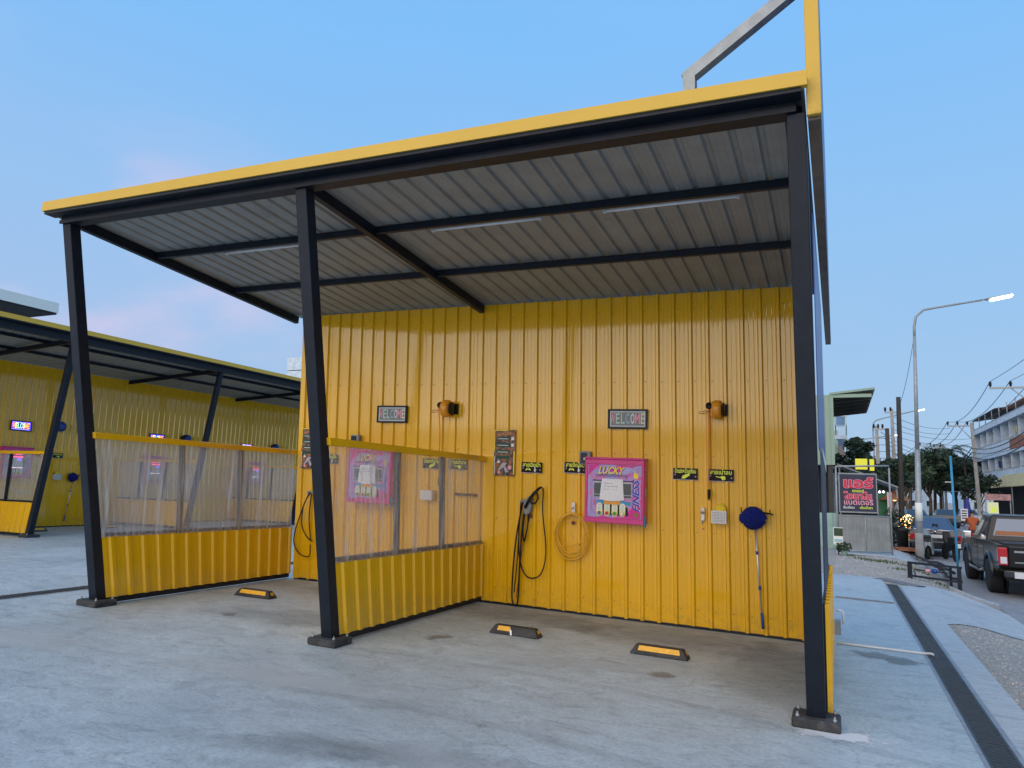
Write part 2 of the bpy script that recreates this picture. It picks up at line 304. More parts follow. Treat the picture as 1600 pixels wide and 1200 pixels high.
def thing(name, label, cat, loc=(0, 0, 0), rot=(0, 0, 0), group=None, parent=None):
    o = bpy.data.objects.new(name, None); o.empty_display_size = .1; col.objects.link(o); o.location = loc; o.rotation_euler = rot
    o.parent = parent
    return tag(o, label, cat, group)
def kids(o): return [c for c in bpy.data.objects if c.parent == o]
def copy_tree(o, parent=None, label=None, loc=None, rot=None, group=None):
    c = o.copy(); col.objects.link(c); c.parent = parent
    for ch in kids(o): copy_tree(ch, c)
    if label: c['label'] = label
    if loc is not None: c.location = loc
    if rot is not None: c.rotation_euler = rot
    if group: c['group'] = group
    return c
def bevel(o, w, seg=2):
    bm = bmesh.new(); bm.from_mesh(o.data)
    es = [e for e in bm.edges if len(e.link_faces) == 2 and e.calc_face_angle(0) > .5]
    bmesh.ops.bevel(bm, geom=es, offset=w, segments=seg, affect='EDGES', profile=.5, clamp_overlap=True)
    bm.to_mesh(o.data); bm.free(); return o
def lettering(name, body, size, m, parent, loc, rot=(PI/2, 0, 0), extr=.001, width=None, shear=0, bold=0, align='CENTER'):
    c = bpy.data.curves.new(name, 'FONT'); c.body = body; c.size = size; c.extrude = extr; c.align_x = align; c.align_y = 'CENTER'; c.shear = shear; c.offset = bold; c.resolution_u = 2
    o = bpy.data.objects.new(name, c); col.objects.link(o); bpy.context.view_layer.update()
    me = bpy.data.meshes.new_from_object(o); me.name = name; bpy.data.objects.remove(o); bpy.data.curves.remove(c)
    if width and len(me.vertices):
        xs = [v.co.x for v in me.vertices]; k = width/(max(xs)-min(xs)); 
        for v in me.vertices: v.co.x *= k
    me.materials.clear(); me.materials.append(M[m] if isinstance(m, str) else m)
    q = bpy.data.objects.new(name, me); col.objects.link(q); q.parent = parent; q.location = loc; q.rotation_euler = rot
    return q
def corr(u0, u1, w0, w1, P, pitch=.21, depth=.030, base=.066, top=.030, micro=.002, mb=None, edges=None, phase=0.0):
    """ribbed sheet: profile along u, extruded from w0 to w1; P(u, w, d) gives the point"""
    mb = mb or MB(); pts = []
    k0 = math.floor((u0-phase)/pitch)-1; k1 = math.ceil((u1-phase)/pitch)+1
    prof = []
    for k in range(k0, k1+1):
        c = phase+k*pitch
        prof += [(c-base/2, 0), (c-top/2, depth), (c+top/2, depth), (c+base/2, 0)]
        if micro:
            for q in (.36, .64):
                m_ = c+pitch*q; prof += [(m_-.008, 0), (m_, micro), (m_+.008, 0)]
    prof = [p for p in prof if u0 < p[0] < u1]
    def dat(u):
        best = 0
        r = abs(((u-phase+pitch/2) % pitch)-pitch/2)
        return depth if r < top/2 else (depth*(1-(r-top/2)/((base-top)/2)) if r < base/2 else 0)
    prof = [(u0, dat(u0))]+prof+[(u1, dat(u1))]
    b = mb.add([P(u, w, d) for u, d in prof for w in (w0, w1)])
    for i in range(len(prof)-1): mb.face([b+2*i, b+2*i+2, b+2*i+3, b+2*i+1])
    return mb
def outside(mb, name, mats, parent, thick=.0):
    return mb.build(name, mats, parent)
# ================================================================== setting
def sheet(name, m, xs, ys, dz=0.0, ylo=None, yhi=None, parent=None):
    mb = MB(); n = len(xs)
    if ylo: rings = [[(x, ylo(x)+(yhi(x)-ylo(x))*j/6, gz(x)+dz) for j in range(7)] for x in xs]
    else: rings = [[(x, y, gz(x)+dz) for y in ys] for x in xs]
    mb.loft(rings); o = mb.build(name, m, parent); tag(o, kind='structure'); return o
def fr(a, b, n): return [a+(b-a)*i/n for i in range(n+1)]
def lerp(pts):
    def f(x):
        if x <= pts[0][0]: return pts[0][1]
        for (a, b), (c, d) in zip(pts, pts[1:]):
            if x <= c: return b+(d-b)*(x-a)/(c-a)
        return pts[-1][1]
    return f
gx = [-1500, -300, -60, -20, -9]+fr(-8, 1.53, 4)+fr(1.7, 3.0, 10)+[5, 12, 20, 60, 300, 1500]
gy = [-1500, -200, -40, -10, 0, 5, 12, 20, 40, 120, 400, 1500]
M['navy_sheet'] = mat('dark_navy_tarpaulin', (.012, .03, .075), .4, var=.3)
M['dirt'] = mat('sandy_gravel', (.36, .33, .29), .9, var=.35, vscale=22, bump=1.0, bscale=50, dirt=.5, dirtcol=(.20, .18, .15), dscale=5)
M['road'] = mat('worn_road', (.27, .27, .275), .8, var=.16, vscale=7, bump=.4, bscale=70, dirt=.4, dirtcol=(.38, .37, .35), dscale=1.5)
sheet('ground', 'dirt', gx, gy, -.01)
sheet('concrete_yard', 'yard', [-60, -30, -9]+fr(-8.5, 1.0, 8), [-60, -20, -6, 0, 6, 11.9])
sheet('concrete_yard_far', 'yard', [-60, -30, -9, -8.2], [11.9, 16, 24, 34])
sheet('drain_side_strip', 'drive', [1.265, 1.4, 1.53], [-40, -10, 0, 5.97])
sheet('driveway', 'drive', fr(1.265, 1.53, 1)+fr(1.7, 3.0, 10), None, .001,
      lerp([(1.53, 5.97), (2.08, 6.6), (2.62, 7.09), (3.0, 7.3)]), lerp([(1.265, 10.55), (1.54, 10.9), (2.54, 12.64), (2.77, 11.85), (3.0, 10.3)]))
sheet('road', 'road', [3.0, 3.3, 5, 8, 11.5], [-80, -10, 7, 20, 60, 150, 400], .002)
sheet('road_shoulder', 'road', [2.55, 2.7, 2.85, 3.0], [12.0, 20, 60, 150], .001)
sheet('far_pavement', 'drive', [11.5, 13, 15.9], [-80, 0, 60, 150], .1)
sheet('side_path', 'drive', fr(.1, 2.5, 6), [18.6, 20, 24, 30], .0)
# kerb stone at the end of the driveway
kb = MB(); kb.loft([[(x, lerp([(2.3, 12.75), (3.02, 11.0)])(x)+dy, gz(x)+z) for dy, z in ((0, -.03), (0, .07), (.14, .08), (.16, -.03))] for x in fr(2.35, 3.0, 5)])
tag(kb.build('kerb', 'drive'), kind='structure')
# gravel stones on the bare strip beside the drain
st = MB(); rs = random.Random(3)
def stone(x, y, r):
    a = rs.random()*PI; z = gz(x)-.01
    b = st.add([(x+r*math.cos(a+k*2*PI/5)*rs.uniform(.7, 1.2), y+r*math.sin(a+k*2*PI/5)*rs.uniform(.7, 1.2), z) for k in range(5)]+[(x, y, z+r*rs.uniform(.5, 1.0))])
    for k in range(5): st.face([b+k, b+(k+1) % 5, b+5])
for _ in range(5200):
    y = rs.uniform(-3, 7.1); x = rs.uniform(1.54, 3.3)
    if y > 5.97+(x-1.53)*1.1: continue
    stone(x, y, rs.choice((.006, .009, .013, .02)))
for _ in range(1800):
    y = rs.uniform(11.95, 18.5); x = rs.uniform(.1, 2.5)
    if y < 11.2+(x-1.2)*1.1: continue
    stone(x, y, rs.choice((.01, .016, .025)))
M['stone'] = mat('grey_gravel_stone', (.40, .38, .35), .9, var=.4, vscale=9)
tag(st.build('gravel', 'stone'), 'loose grey gravel scattered over the bare sandy strip', 'gravel', kind='stuff')
# weeds
gr = MB(); rg = random.Random(5)
def tuft(x, y, r, h, n):
    for _ in range(n):
        a = rg.random()*2*PI; d = r*rg.random(); px, py = x+d*math.cos(a), y+d*math.sin(a); z = gz(px)-.01
        b = rg.uniform(.5, 1)*h; a2 = rg.random()*PI; w = .006+.006*rg.random(); lx, ly = rg.uniform(-.5, .5)*b, rg.uniform(-.5, .5)*b
        q = gr.add([(px-w*math.cos(a2), py-w*math.sin(a2), z), (px+w*math.cos(a2), py+w*math.sin(a2), z), (px+lx, py+ly, z+b)]); gr.face([q, q+1, q+2])
for (x, y) in ((1.15, 16.6), (1.35, 16.9), (1.5, 16.4), (.9, 16.9), (1.9, 16.2), (2.1, 15.5), (.7, 17.2), (1.55, 14.6), (.5, 18.1), (2.25, 13.4)): tuft(x, y, .3, .08, 60)
M['grass'] = mat('weed_green', (.06, .10, .025), .8, var=.4, vscale=8)
tag(gr.build('weeds', 'grass'), 'thin green weeds growing in the sandy ground by the gate', 'weeds', kind='stuff')
# soft edged marks on the concrete: each a thin sheet whose edge dissolves into the slab
def blot(name, colr, strength, rough=.6, ns=3.5, soft=.5):
    m = bpy.data.materials.new(name); m.use_nodes = True; t = m.node_tree; b = t.nodes['Principled BSDF']; K = t.links.new
    c = N(t, 'ShaderNodeTexCoord'); ln = N(t, 'ShaderNodeVectorMath', operation='LENGTH'); K(c.outputs['Object'], ln.inputs[0])
    g = N(t, 'ShaderNodeNewGeometry'); n = N(t, 'ShaderNodeTexNoise'); n.inputs['Scale'].default_value = ns; n.inputs['Detail'].default_value = 8; n.inputs['Roughness'].default_value = .65; K(g.outputs['Position'], n.inputs['Vector'])
    a = N(t, 'ShaderNodeMath', operation='MULTIPLY_ADD', i_1=1.5); K(n.outputs['Fac'], a.inputs[0]); K(ln.outputs['Value'], a.inputs[2])
    r = ramp(t, [(.58, (strength,)*3), (.58+soft*.5, (0,)*3)]); d = N(t, 'ShaderNodeMath', operation='MULTIPLY', i_1=.5); K(a.outputs[0], d.inputs[0]); K(d.outputs[0], r.inputs[0])
    K(r.outputs[0], b.inputs['Alpha']); b.inputs['Base Color'].default_value = (*colr, 1); b.inputs['Roughness'].default_value = rough; return m
M['mortar_blot'] = blot('mortar_smear', (.72, .73, .74), .9, .8, 7, .25); M['damp_blot'] = blot('damp_mark', (.15, .155, .155), .62, .3, 4, .3)
M['grime_shade_blot'] = blot('grime_shade_mark', (.16, .17, .17), .26, .6, 2.5, .7); M['oil_blot'] = blot('oil_mark', (.07, .07, .07), .35, .3, 8, .4); M['pale_blot'] = blot('dried_lime_mark', (.60, .62, .62), .38, .8, 3, .7)
nb_ = [0]
def stain(m, x, y, rx, ry, ang=0):
    nb_[0] += 1; mb = MB(); z = gz(x)+.002+.0006*(nb_[0] % 6)
    b = mb.add([(-1.6, -1.6, 0), (1.6, -1.6, 0), (1.6, 1.6, 0), (-1.6, 1.6, 0)]); mb.face([b, b+1, b+2, b+3])
    o = mb.build('stain', m, None, (x, y, z), (0, SL, ang)); o.scale = (rx, ry, 1); tag(o, kind='structure')
stain('mortar_blot', .14, -.17, .50, .22, .1)
stain('damp_blot', .55, 2.95, .42, .30, -.1); stain('damp_blot', .75, 2.8, .28, .26, 0)
for x, y, rx, ry, a in ((-1.5, 2.5, 1.6, .7, 0), (-3.2, 2.6, 1.2, .6, 0), (-6, 2.7, 1.7, .6, 0), (-.4, 1.6, .6, 1.3, 0), (-5.6, .8, 1.2, .5, .2)): stain('grime_shade_blot', x, y, rx, ry, a)  # bay blots: floor dirt plus the bays' shade, painted into the colour
for x, y, r in ((-3.7, .9, .16), (-6.2, .5, .12), (-1.3, .75, .13)): stain('oil_blot', x, y, r, r*1.3, x)
for x, y, rx, ry, a in ((-4.0, -1.2, 1.6, .35, .1), (-1.6, -2.2, 1.1, .3, -.2), (-6.8, -1.5, 1.5, .4, .15), (-2.3, .6, .9, .25, .3), (-1.0, 2.2, .5, .2, 0), (-9.0, 1.5, 2, .5, 0)): stain('pale_blot', x, y, rx, ry, a)
for x, y, rx, ry, a in ((-2.6, -2.2, 1.2, .2, .3), (-.3, -1.9, .8, .2, -.1)): stain('grime_shade_blot', x, y, rx, ry, a)
# tyre tracks curving over the yard
M['track'] = blot('tyre_mark', (.10, .10, .10), .0, .6); 
tm = mat('tyre_track', (.12, .12, .125), .7, alpha=.08)
for k, (cx, cy, r, a0, a1) in enumerate(((-2.5, -8.5, 7.2, .9, 1.75), (-2.5, -8.5, 8.6, 1.0, 1.8))):
    mb = MB(); w = .055
    mb.loft([[(cx+(r+q)*math.cos(a), cy+(r+q)*math.sin(a), gz(cx+(r+q)*math.cos(a))+.0062) for q in (-w, w)] for a in fr(a0, a1, 30)])
    tag(mb.build('tyre_track', tm), kind='structure')
# saw joint + short cross drain
# ------------------------------------------------------------------ trench drain on the right
M['iron'] = mat('black_iron', (.05, .054, .06), .45, metal=.4, var=.4, vscale=20, bump=.2)
M['edge'] = mat('zinc_edge', (.30, .31, .33), .5, metal=.4, var=.2, vscale=12)
dr_ = thing('trench_drain', 'long grated trench drain running beside the yellow shed towards the street', 'drain', (1.13, 0, gz(1.13)))
e = MB(); e.box(-.13, -.10, -14, 10.5, -.14, .004); e.build('edge_frame', 'edge', dr_)
e = MB(); e.box(.10, .135, -14, 10.5, -.14, .004); e.build('edge_frame', 'edge', dr_)
e = MB(); e.box(-.10, .10, -14, 10.5, -.16, -.13); e.build('channel_floor', 'black', dr_)
g = MB()
for k in range(15): g.box(-.096, .096, .008+k*.033, .022+k*.033, -.022, .002)
g.box(-.099, -.085, 0, .492, -.026, .003); g.box(.085, .099, 0, .492, -.026, .003); gm1 = g.mesh('grate', 'iron')
g = MB()
for k in range(24): g.box(-.096, .096, .004+k*.0204, .014+k*.0204, -.022, .002)
g.box(-.099, -.085, 0, .492, -.026, .003); g.box(.085, .099, 0, .492, -.026, .003); g.box(-.01, .01, 0, .492, -.024, .001); gm2 = g.mesh('grate', 'iron')
for k in range(-12, 21):
    o = bpy.data.objects.new('grate', gm1 if k < 5 else gm2); col.objects.link(o); o.parent = dr_; o.location = (0, .25+k*.5, 0 if k % 3 else .002); o.rotation_euler = (0, 0, .004*((k*7) % 3-1))
def small_drain(label, p0, p1, w, n):
    d = Vector(p1)-Vector(p0); Ln = d.length; ang = math.atan2(d.y, d.x)
    t = thing('cross_drain', label, 'drain', p0, (0, -math.asin(d.z/Ln), ang))
    f = MB(); f.box(0, Ln, -w/2, w/2, .001, .006); f.build('backing', 'black', t)
    f = MB()
    for k in range(n): f.box(k*Ln/n+.01, (k+.42)*Ln/n, -w/2, w/2, .006, .014)
    f.box(0, Ln, -w/2-.015, -w/2, .001, .014); f.box(0, Ln, w/2, w/2+.015, .001, .014); f.build('grate', 'edge', t)
small_drain('narrow slotted drain crossing the concrete from the shed to the long trench drain', (.10, 7.72, gz(.1)), (.98, 7.66, gz(.98)), .10, 22)
small_drain('short slatted cover at the far end of the long trench drain', (.95, 11.75, gz(.95)), (1.62, 10.75, gz(1.62)), .26, 12)
ld = thing('yard_drain', 'dark grated drain running across the open yard left of the shed', 'drain', (-8.95, 0, gz(-8.95)))
e = MB(); e.box(-.13, .13, -12, 14, -.001, .004); e.build('frame', 'edge', ld)
g = MB()
for k in range(20): g.box(-.10, .10, k*.05, k*.05+.03, .004, .012)
g.box(-.105, .105, 0, 1, .004, .006); gm3 = g.mesh('grate', 'iron')
for k in range(-8, 14):
    o = bpy.data.objects.new('grate', gm3); col.objects.link(o); o.parent = ld; o.location = (0, k*1.0, 0)

# ================================================================== wash sheds
M['screw'] = mat('painted_screw', (.40, .24, .02), .4, metal=.3)
def shed(root, s, k, xs, xl, xr, D, Hf, Hb, lean, roofy, Hfas, part_idx, side=None, sheet_end=None):
    T = lambda x, y, h: (x, y, h-s*x)
    Wp = lambda y: (lambda u, w, d: T(u, y-k*w-d, w))
    # posts
    for x in xs:
        h = Hf; mb = MB(); w = .065; vs = []
        for hh, yy, tt in ((.06, 0, 0), (h, -lean, .0)):
            for i, j in ((-1, -1), (1, -1), (1, 1), (-1, 1)): vs.append(T(x+i*w, yy+j*w, hh))
        b = mb.add(vs)
        for q in ((3, 2, 1, 0), (4, 5, 6, 7), (0, 1, 5, 4), (1, 2, 6, 5), (2, 3, 7, 6), (3, 0, 4, 7)): mb.face([b+i for i in q])
        p = bevel(mb.build('post', 'navy', root), .008, 2)
        mb = MB(); mb.cbox((x, -.01, .035), (.33, .29, .07), T); bevel(mb.build('base_plate', 'plate', p), .012, 1)
        if abs(x-xs[0]) < 9:
            mb = MB()
            for i in (-1, 1):
                for j in (-1, 1): mb.lathe(T(x+i*.125, -.01+j*.105, .07), [(.014, 0), (.014, .018), (.007, .02), (.007, .035)], 6)
            mb.build('bolt', 'steel', p)
    ceil = lambda y: Hfas-.06+(Hb+.03-(Hfas-.06))*(y+lean+.1)/(D-k*Hb+lean+.1)
    # front beam (box with lower lip)
    mb = MB(); mb.box(xl+.10, xr-.06, -lean-.085, -lean+.055, Hf, ceil(-lean)-.006, T); bevel(mb.build('front_beam', 'navy', root), .006, 1)
    mb = MB(); mb.box(xl+.10, xr-.06, -lean-.10, -lean-.086, Hf-.004, Hf+.035, T); mb.build('beam_lip', 'navy', root)
    yb = D-k*Hb
    for x in xs:
        mb = MB(); a = T(x+.0, -lean+.06, Hf+.055); b_ = T(x, yb-.02, ceil(yb)-.075)
        mb.beam(a, b_, .07, .11); mb.build('rafter', 'navy', root)
    for y in (.30, 1.66) if D > 3.1 else (.25, 1.5):
        mb = MB(); hh = ceil(y)-.034; mb.box(xl+.12, xr-.07, y-.02, y+.03, hh-.045, hh+.03, T); mb.build('purlin', 'navy', root)
    mb = MB(); hh = ceil(yb-.03); mb.box(xl+.25, xr-.07, yb-.028-.03, yb-.028, hh-.06, hh, T)
    # roof sheets
    w = .84; n = math.ceil((xr-xl)/w)
    for i in range(n):
        a, b_ = xl+i*w, min(xr, xl+(i+1)*w+.012)
        mb = corr(a, b_, -lean-.21, yb+.12, lambda u, w_, d, o=.0015*(i % 2): T(u, w_, ceil(w_)+d+.002+o), depth=.026, phase=xl+.1)
        mb.build('roof_sheet', 'galv', root)
    mb = MB(); mb.box(xl, xr-.02, -lean-.218, -lean-.086, Hfas-.110, Hfas-.069, T); mb.build('soffit_channel', 'navy', root)
    # fascia flashing: L section
    mb = MB(); yf = -lean-.225
    mb.box(xl-.02, xr+.02, yf-.012, yf, Hfas-.078, Hfas+.03, T); mb.box(xl-.02, xr+.02, yf, yf+.16, Hfas+.018, Hfas+.03, T); mb.box(xl-.02, xr+.02, yf, yf+.035, Hfas-.078, Hfas-.068, T)
    mb.build('fascia', 'trim_sheen', root)
    mb = MB(); mb.box(xl-.032, xl-.02, yf, yb+.12, 0, .10, lambda x, y, z: T(x, y, ceil(y)-.02+z)); mb.build('verge_flashing', 'trim_sheen', root)
    # back wall sheets
    x0 = (sheet_end[0] if sheet_end else xs[0]); x1 = (sheet_end[1] if sheet_end else xs[-1])
    n = math.ceil((x1-x0)/w)
    for i in range(n):
        a, b_ = x0+i*w, min(x1, x0+(i+1)*w+.01); off = .0015*(i % 2)
        mb = corr(a, b_, .02+.006*((i*5) % 3), Hb+.02, lambda u, w_, d: T(u, D-k*w_-d-off, w_), depth=.030, base=.064, top=.030, phase=x0+.07)
        ws = mb.build('wall_sheet', 'yellow', root)
        mb = MB()
        for r_ in range(5):
            hh = .22+(Hb-.4)*r_/4
            for q in range(4):
                X = x0+.07+i*w+q*.21+.055
                if X < b_-.02: mb.lathe(T(X, D-k*hh-off, hh), [(.0075, -.007), (.009, 0)], 6, 'y')
        tag(mb.build('screws', 'screw', ws), kind='stuff')
    mb = MB(); mb.box(x0, x1, D+.03, D+.07, 0.0, Hb, lambda x, y, z: T(x, y-k*z, z)); mb.build('wall_backing', 'rust', root)
    mb = MB(); mb.box(x0, x1, D-.012, D+.03, 0.0, .03, T); mb.build('sole_plate', 'navy', root)
    mb = MB(); mb.box(x0-.004, x0+.06, D-.028, D+.03, .02, Hb, lambda x, y, z: T(x, y-k*z, z)); mb.build('corner_trim', 'yellow', root)
    if side: mb = MB(); mb.box(x1-.06, x1+.004, D-.028, D+.03, .02, Hb, lambda x, y, z: T(x, y-k*z, z)); mb.build('corner_trim', 'yellow', root)
    # partitions
    for i in part_idx:
        x = xs[i]+.03
        fy = lambda h: -lean*h/Hf+.06         # front edge follows the leaning post
        by = lambda h: D-k*h-.03
        pt = MB(); pt.box(x-.03, x+.03, .07, D-.03, .02, .09, T); pt = pt.build('partition', 'navy', root)
        # lower ribbed sheets: ribs face +x
        segs = [(0, .36), (.36, .68), (.68, 1.0)]
        for a, b_ in segs:
            def P(u, w_, d, fy=fy, by=by):
                y = fy(w_)+(by(w_)-fy(w_))*u/3.0
                return T(x+.034+d, y, w_)
            corr(a*3, b_*3, .085, .79, P, pitch=.205, depth=.026, base=.075, top=.042, phase=.12).build('lower_sheet', 'yellow', pt)
            corr(a*3, b_*3, .085, .79, lambda u, w_, d: T(x-.034-d, fy(w_)+(by(w_)-fy(w_))*u/3.0, w_), pitch=.205, depth=.02, base=.075, top=.05, phase=.12).build('lower_sheet', 'yellow', pt)
            corr(a*3, b_*3, .785, 1.94, lambda u, w_, d: T(x+.040+d, fy(w_)+(by(w_)-fy(w_))*u/3.0, w_), pitch=.075, depth=.012, base=.06, top=.018, micro=0, phase=.03).build('clear_sheet', 'clear', pt)
        mb = MB(); mb.box(x-.03, x+.03, 0, 1, .80, .835, lambda X, Y, Z: T(X, fy(Z)+(by(Z)-fy(Z))*Y, Z)); mb.build('middle_rail', 'navy', pt)
        for q in (1.10, 2.14):
            mb = MB(); mb.box(x-.025, x+.025, q-.03, q+.03, .09, 1.93, lambda X, Y, Z: T(X, Y-k*Z-.02*Z, Z)); mb.build('stud', 'navy', pt)
        mb = MB(); mb.box(x-.055, x+.075, 0, 1, 1.925, 2.0, lambda X, Y, Z: T(X, fy(Z)-.02+(by(Z)-fy(Z)+.05)*Y, Z)); bevel(mb.build('cap_rail', 'trim_sheen' if False else 'yellow', pt), .006, 1)
S1 = thing('wash_shed', 'large open yellow and black wash shed filling the middle of the view', 'shed', (0, 0, 0))
XS1 = [-7.76, -4.40, 0.0]
shed(S1, SL, KL, XS1, -7.93, .06, 3.2412, 4.33, 4.14, .847, None, 4.515, (0, 1), side=True, sheet_end=(-7.62, -.17))
# outer cladding beyond the right post
T1 = lambda x, y, h: (x, y, h-SL*x)
corr(.08, 3.75, .04, .85, lambda u, w_, d: T1(.077+d, u, w_), pitch=.205, depth=.034, base=.08, top=.045).build('side_sheet', 'yellow', S1)
mb = MB(); mb.box(.055, .074, .10, 3.75, .03, .86, T1); mb.build('side_backing', 'navy', S1)
mb = MB(); mb.box(-.02, .05, .10, 3.7, .0, .05, T1); mb.build('side_sole', 'navy', S1)
mb = MB(); mb.box(.058, .066, .35, 3.8, 2.05, 4.05, T1); mb.build('side_banner', 'blue_banner', S1)
mb = MB(); mb.box(.068, .078, .4, 2.6, .87, 2.02, T1); mb.build('side_tarpaulin', 'navy_sheet', S1)
mb = MB(); mb.prism([(.45, 2.06), (.75, 2.0), (2.5, 1.92), (2.5, 2.04)], .080, .086, 'x'); mb.build('torn_flap', 'whiteprint', S1)
# rooftop signboard standing on the shed's right side
SB = thing('signboard', 'tall sign frame with yellow edge rising above the right end of the roof', 'signboard', (.12, -.95, 4.27))
mb = MB(); mb.box(-.05, .045, -.02, .02, 0, 3.2); bevel(mb.build('edge_trim', 'trim_sheen', SB), .004, 1)
mb = MB(); mb.box(-.045, .04, .025, 8.2, -.02, .03); mb.build('bottom_plate', 'rust', SB)
mb = MB(); mb.box(.028, .042, .025, 8.2, .03, 3.2); mb.build('face_panel', 'blue_banner', SB)
mb = MB()
for y in (2.1, 4.2, 6.3): mb.box(-.04, .02, y, y+.06, .03, 3.2)
mb.build('upright', 'steel', SB)
br = MB(); br.beam((-.86, 0.05, .26), (-.86, .05, .50), .09, .09, (0, 1, 0)); br.build('brace_foot', 'steel', SB)
br = MB(); br.beam((-.895, .05, .475), (-.04, .05, 1.06), .085, .085, (0, 1, 0)); br.build('brace', 'steel', SB)
# shed 2: the one across the yard, facing right
Z2 = gz(-17)
S2 = thing('wash_shed', 'second yellow wash shed across the yard behind the left post', 'shed', (-17.0, 0, Z2), (0, 0, PI/2))
shed(S2, 0, 0, [.7, 5.12, 9.62, 14.1, 18.6], .4, 18.9, 3.0, 4.56, 4.42, .80, None, 4.84, (1, 2, 3, 4), side=True)
# ================================================================== fixtures on the walls
def w1(x, h, off=.0): return (x, 3.2412-KL*h-.022-off, h-SL*x)
R1 = (KL, SL, 0)
def w2(y, z, off=.0): return (-20+.022+off, y, z)
R2 = (0, 0, PI/2)
COLS = ['pinkprint', 'limeprint', 'whiteprint', 'blueled', 'whiteprint', 'pinkprint', 'yellowprint']
M['blueled'] = mat('pale_blue_print', (.30, .50, .60), .5)
M['mintprint'] = mat('mint_print', (.45, .62, .50), .5)
def emis(name, c, s):
    return mat(name, (.02, .02, .02), .5, emit=c, estr=s)
def welcome(label, loc, rot, lit, w=.52, h=.255):
    t = thing('welcome_sign', label, 'sign', loc, rot, 'lit welcome signs on the far shed' if lit else 'framed welcome signs on the near shed')
    mb = MB()
    for a in ((-w/2, w/2, -h/2, -h/2+.02), (-w/2, w/2, h/2-.02, h/2), (-w/2, -w/2+.02, -h/2+.02, h/2-.02), (w/2-.02, w/2, -h/2+.02, h/2-.02)): mb.box(a[0], a[1], -.035, 0, a[2], a[3])
    mb.build('frame', 'black', t)
    mb = MB(); mb.box(-w/2+.02, w/2-.02, -.022, -.005, -h/2+.02, h/2-.02); mb.build('board', 'signgrey' if not lit else 'ledboard', t)
    mb = MB(); a, b = w/2-.03, h/2-.03; c = .011
    for q in ((-a, a, -b, -b+c), (-a, a, b-c, b), (-a, -a+c, -b+c, b-c), (a-c, a, -b+c, b-c)): mb.box(q[0], q[1], -.026, -.0225, q[2], q[3])
    mb.build('border', 'signline' if not lit else 'ledblue', t)
    cs = ['pinkprint', 'mintprint', 'mintprint', 'blueled', 'whiteprint', 'pinkprint', 'cream'] if not lit else ['ledorange', 'ledyellow', 'ledgreen', 'ledcyan', 'ledyellow', 'ledorange', 'ledorange']
    for i, ch in enumerate('WELCOME'):
        lettering('letter', ch, .19, cs[i], t, (-.198+i*.066, -.0235, -.002), width=.066 if ch in 'WM' else .052, extr=.002, bold=.003)
    if lit:
        mb = MB()
        for i in range(13):
            for z in (-.088, .088): mb.cbox((-.21+i*.035, -.0235, z), (.013, .003, .010))
        mb.build('light_dots', 'ledwhite', t)
    return t
M['cream'] = mat('cream_print', (.72, .66, .42), .5); M['signgrey'] = mat('grey_sign_board', (.15, .155, .165), .4, coat=.3, var=.1); M['signline'] = mat('pale_sign_line', (.62, .72, .72), .5)
M['ledboard'] = emis('lit_blue_board', (.03, .02, .35), 1.2); M['ledblue'] = emis('blue_leds', (.10, .08, 1.0), 2.2); M['ledorange'] = emis('orange_leds', (1, .25, .05), 3); M['ledyellow'] = emis('yellow_leds', (1, .8, .2), 3)
M['ledgreen'] = emis('green_leds', (.3, 1, .4), 2.5); M['ledcyan'] = emis('cyan_leds', (.3, .8, 1), 2.5); M['ledwhite'] = emis('white_leds', (.8, .75, 1), 3)
M['ledred'] = emis('red_leds', (1, .05, .22), 3.5); M['ledmag'] = emis('blue_display', (.2, .12, 1), 2.2)
welcome('framed grey WELCOME sign above the pink coin machine in the right bay', w1(-2.265, 2.54), R1, False)
welcome('framed grey WELCOME sign left of the orange hose reel in the left bay', w1(-5.87, 2.58), R1, False)
welcome('lit blue WELCOME sign on the far shed, leftmost, beside the leaning post', w2(6.47, 2.90), R2, True, .56, .27)
welcome('lit WELCOME sign on the far shed just above the clear partition, beside a blue reel', w2(10.82, 2.90), R2, True, .56, .25)
welcome('lit WELCOME sign on the far shed, furthest right, half hidden behind the cap rail', w2(14.78, 2.86), R2, True, .56, .22)

def reel(label, loc, rot, colr, hose, L_, group, s=1.0):
    t = thing('hose_reel', label, 'hose reel', loc, rot, group); t.scale = (s, s, s)
    mb = MB(); mb.box(-.03, .16, -.02, 0, -.07, .07); mb.build('bracket', 'black', t)
    mb = MB(); mb.lathe((.05, -.12, 0), [(.03, -.055), (.105, -.05), (.115, -.02), (.115, .02), (.105, .05), (.03, .055)], 20, 'x'); mb.build('case', colr, t)
    mb = MB(); mb.box(-.03, .07, -.15, -.06, -.10, .10); bevel(mb.build('body', colr, t), .02, 2)
    mb = MB(); mb.lathe((.115, -.12, 0), [(.02, 0), (.085, .002), (.09, .012), (.07, .022), (.02, .024)], 16, 'x'); mb.build('side_cap', 'black', t)
    mb = MB(); mb.lathe((-.045, -.13, .045), [(.0, -.02), (.04, -.018), (.045, 0), (.04, .02), (.0, .022)], 12, 'y'); mb.build('hose_guide', 'black', t)
    mb = MB(); mb.tube([(-.05, -.13, .02), (-.055, -.15, -.02), (-.055, -.13, -.08), (-.053, -.10, -.3), (-.052, -.07, -L_)], .0065, 6); mb.build('hose', hose, t)
    if L_ > .3:
        mb = MB(); mb.lathe((-.052, -.07, -L_), [(.007, 0), (.018, -.01), (.02, -.06), (.015, -.10), (.008, -.13)], 8); mb.build('blow_gun', 'black', t)
        mb = MB(); mb.tube([(-.03, -.15, -.03), (-.09, -.16, -.02), (-.17, -.13, -.035), (-.16, -.12, -.055), (-.07, -.14, -.04)], .004, 5); mb.build('loose_wire', 'redhose', t)
    return t
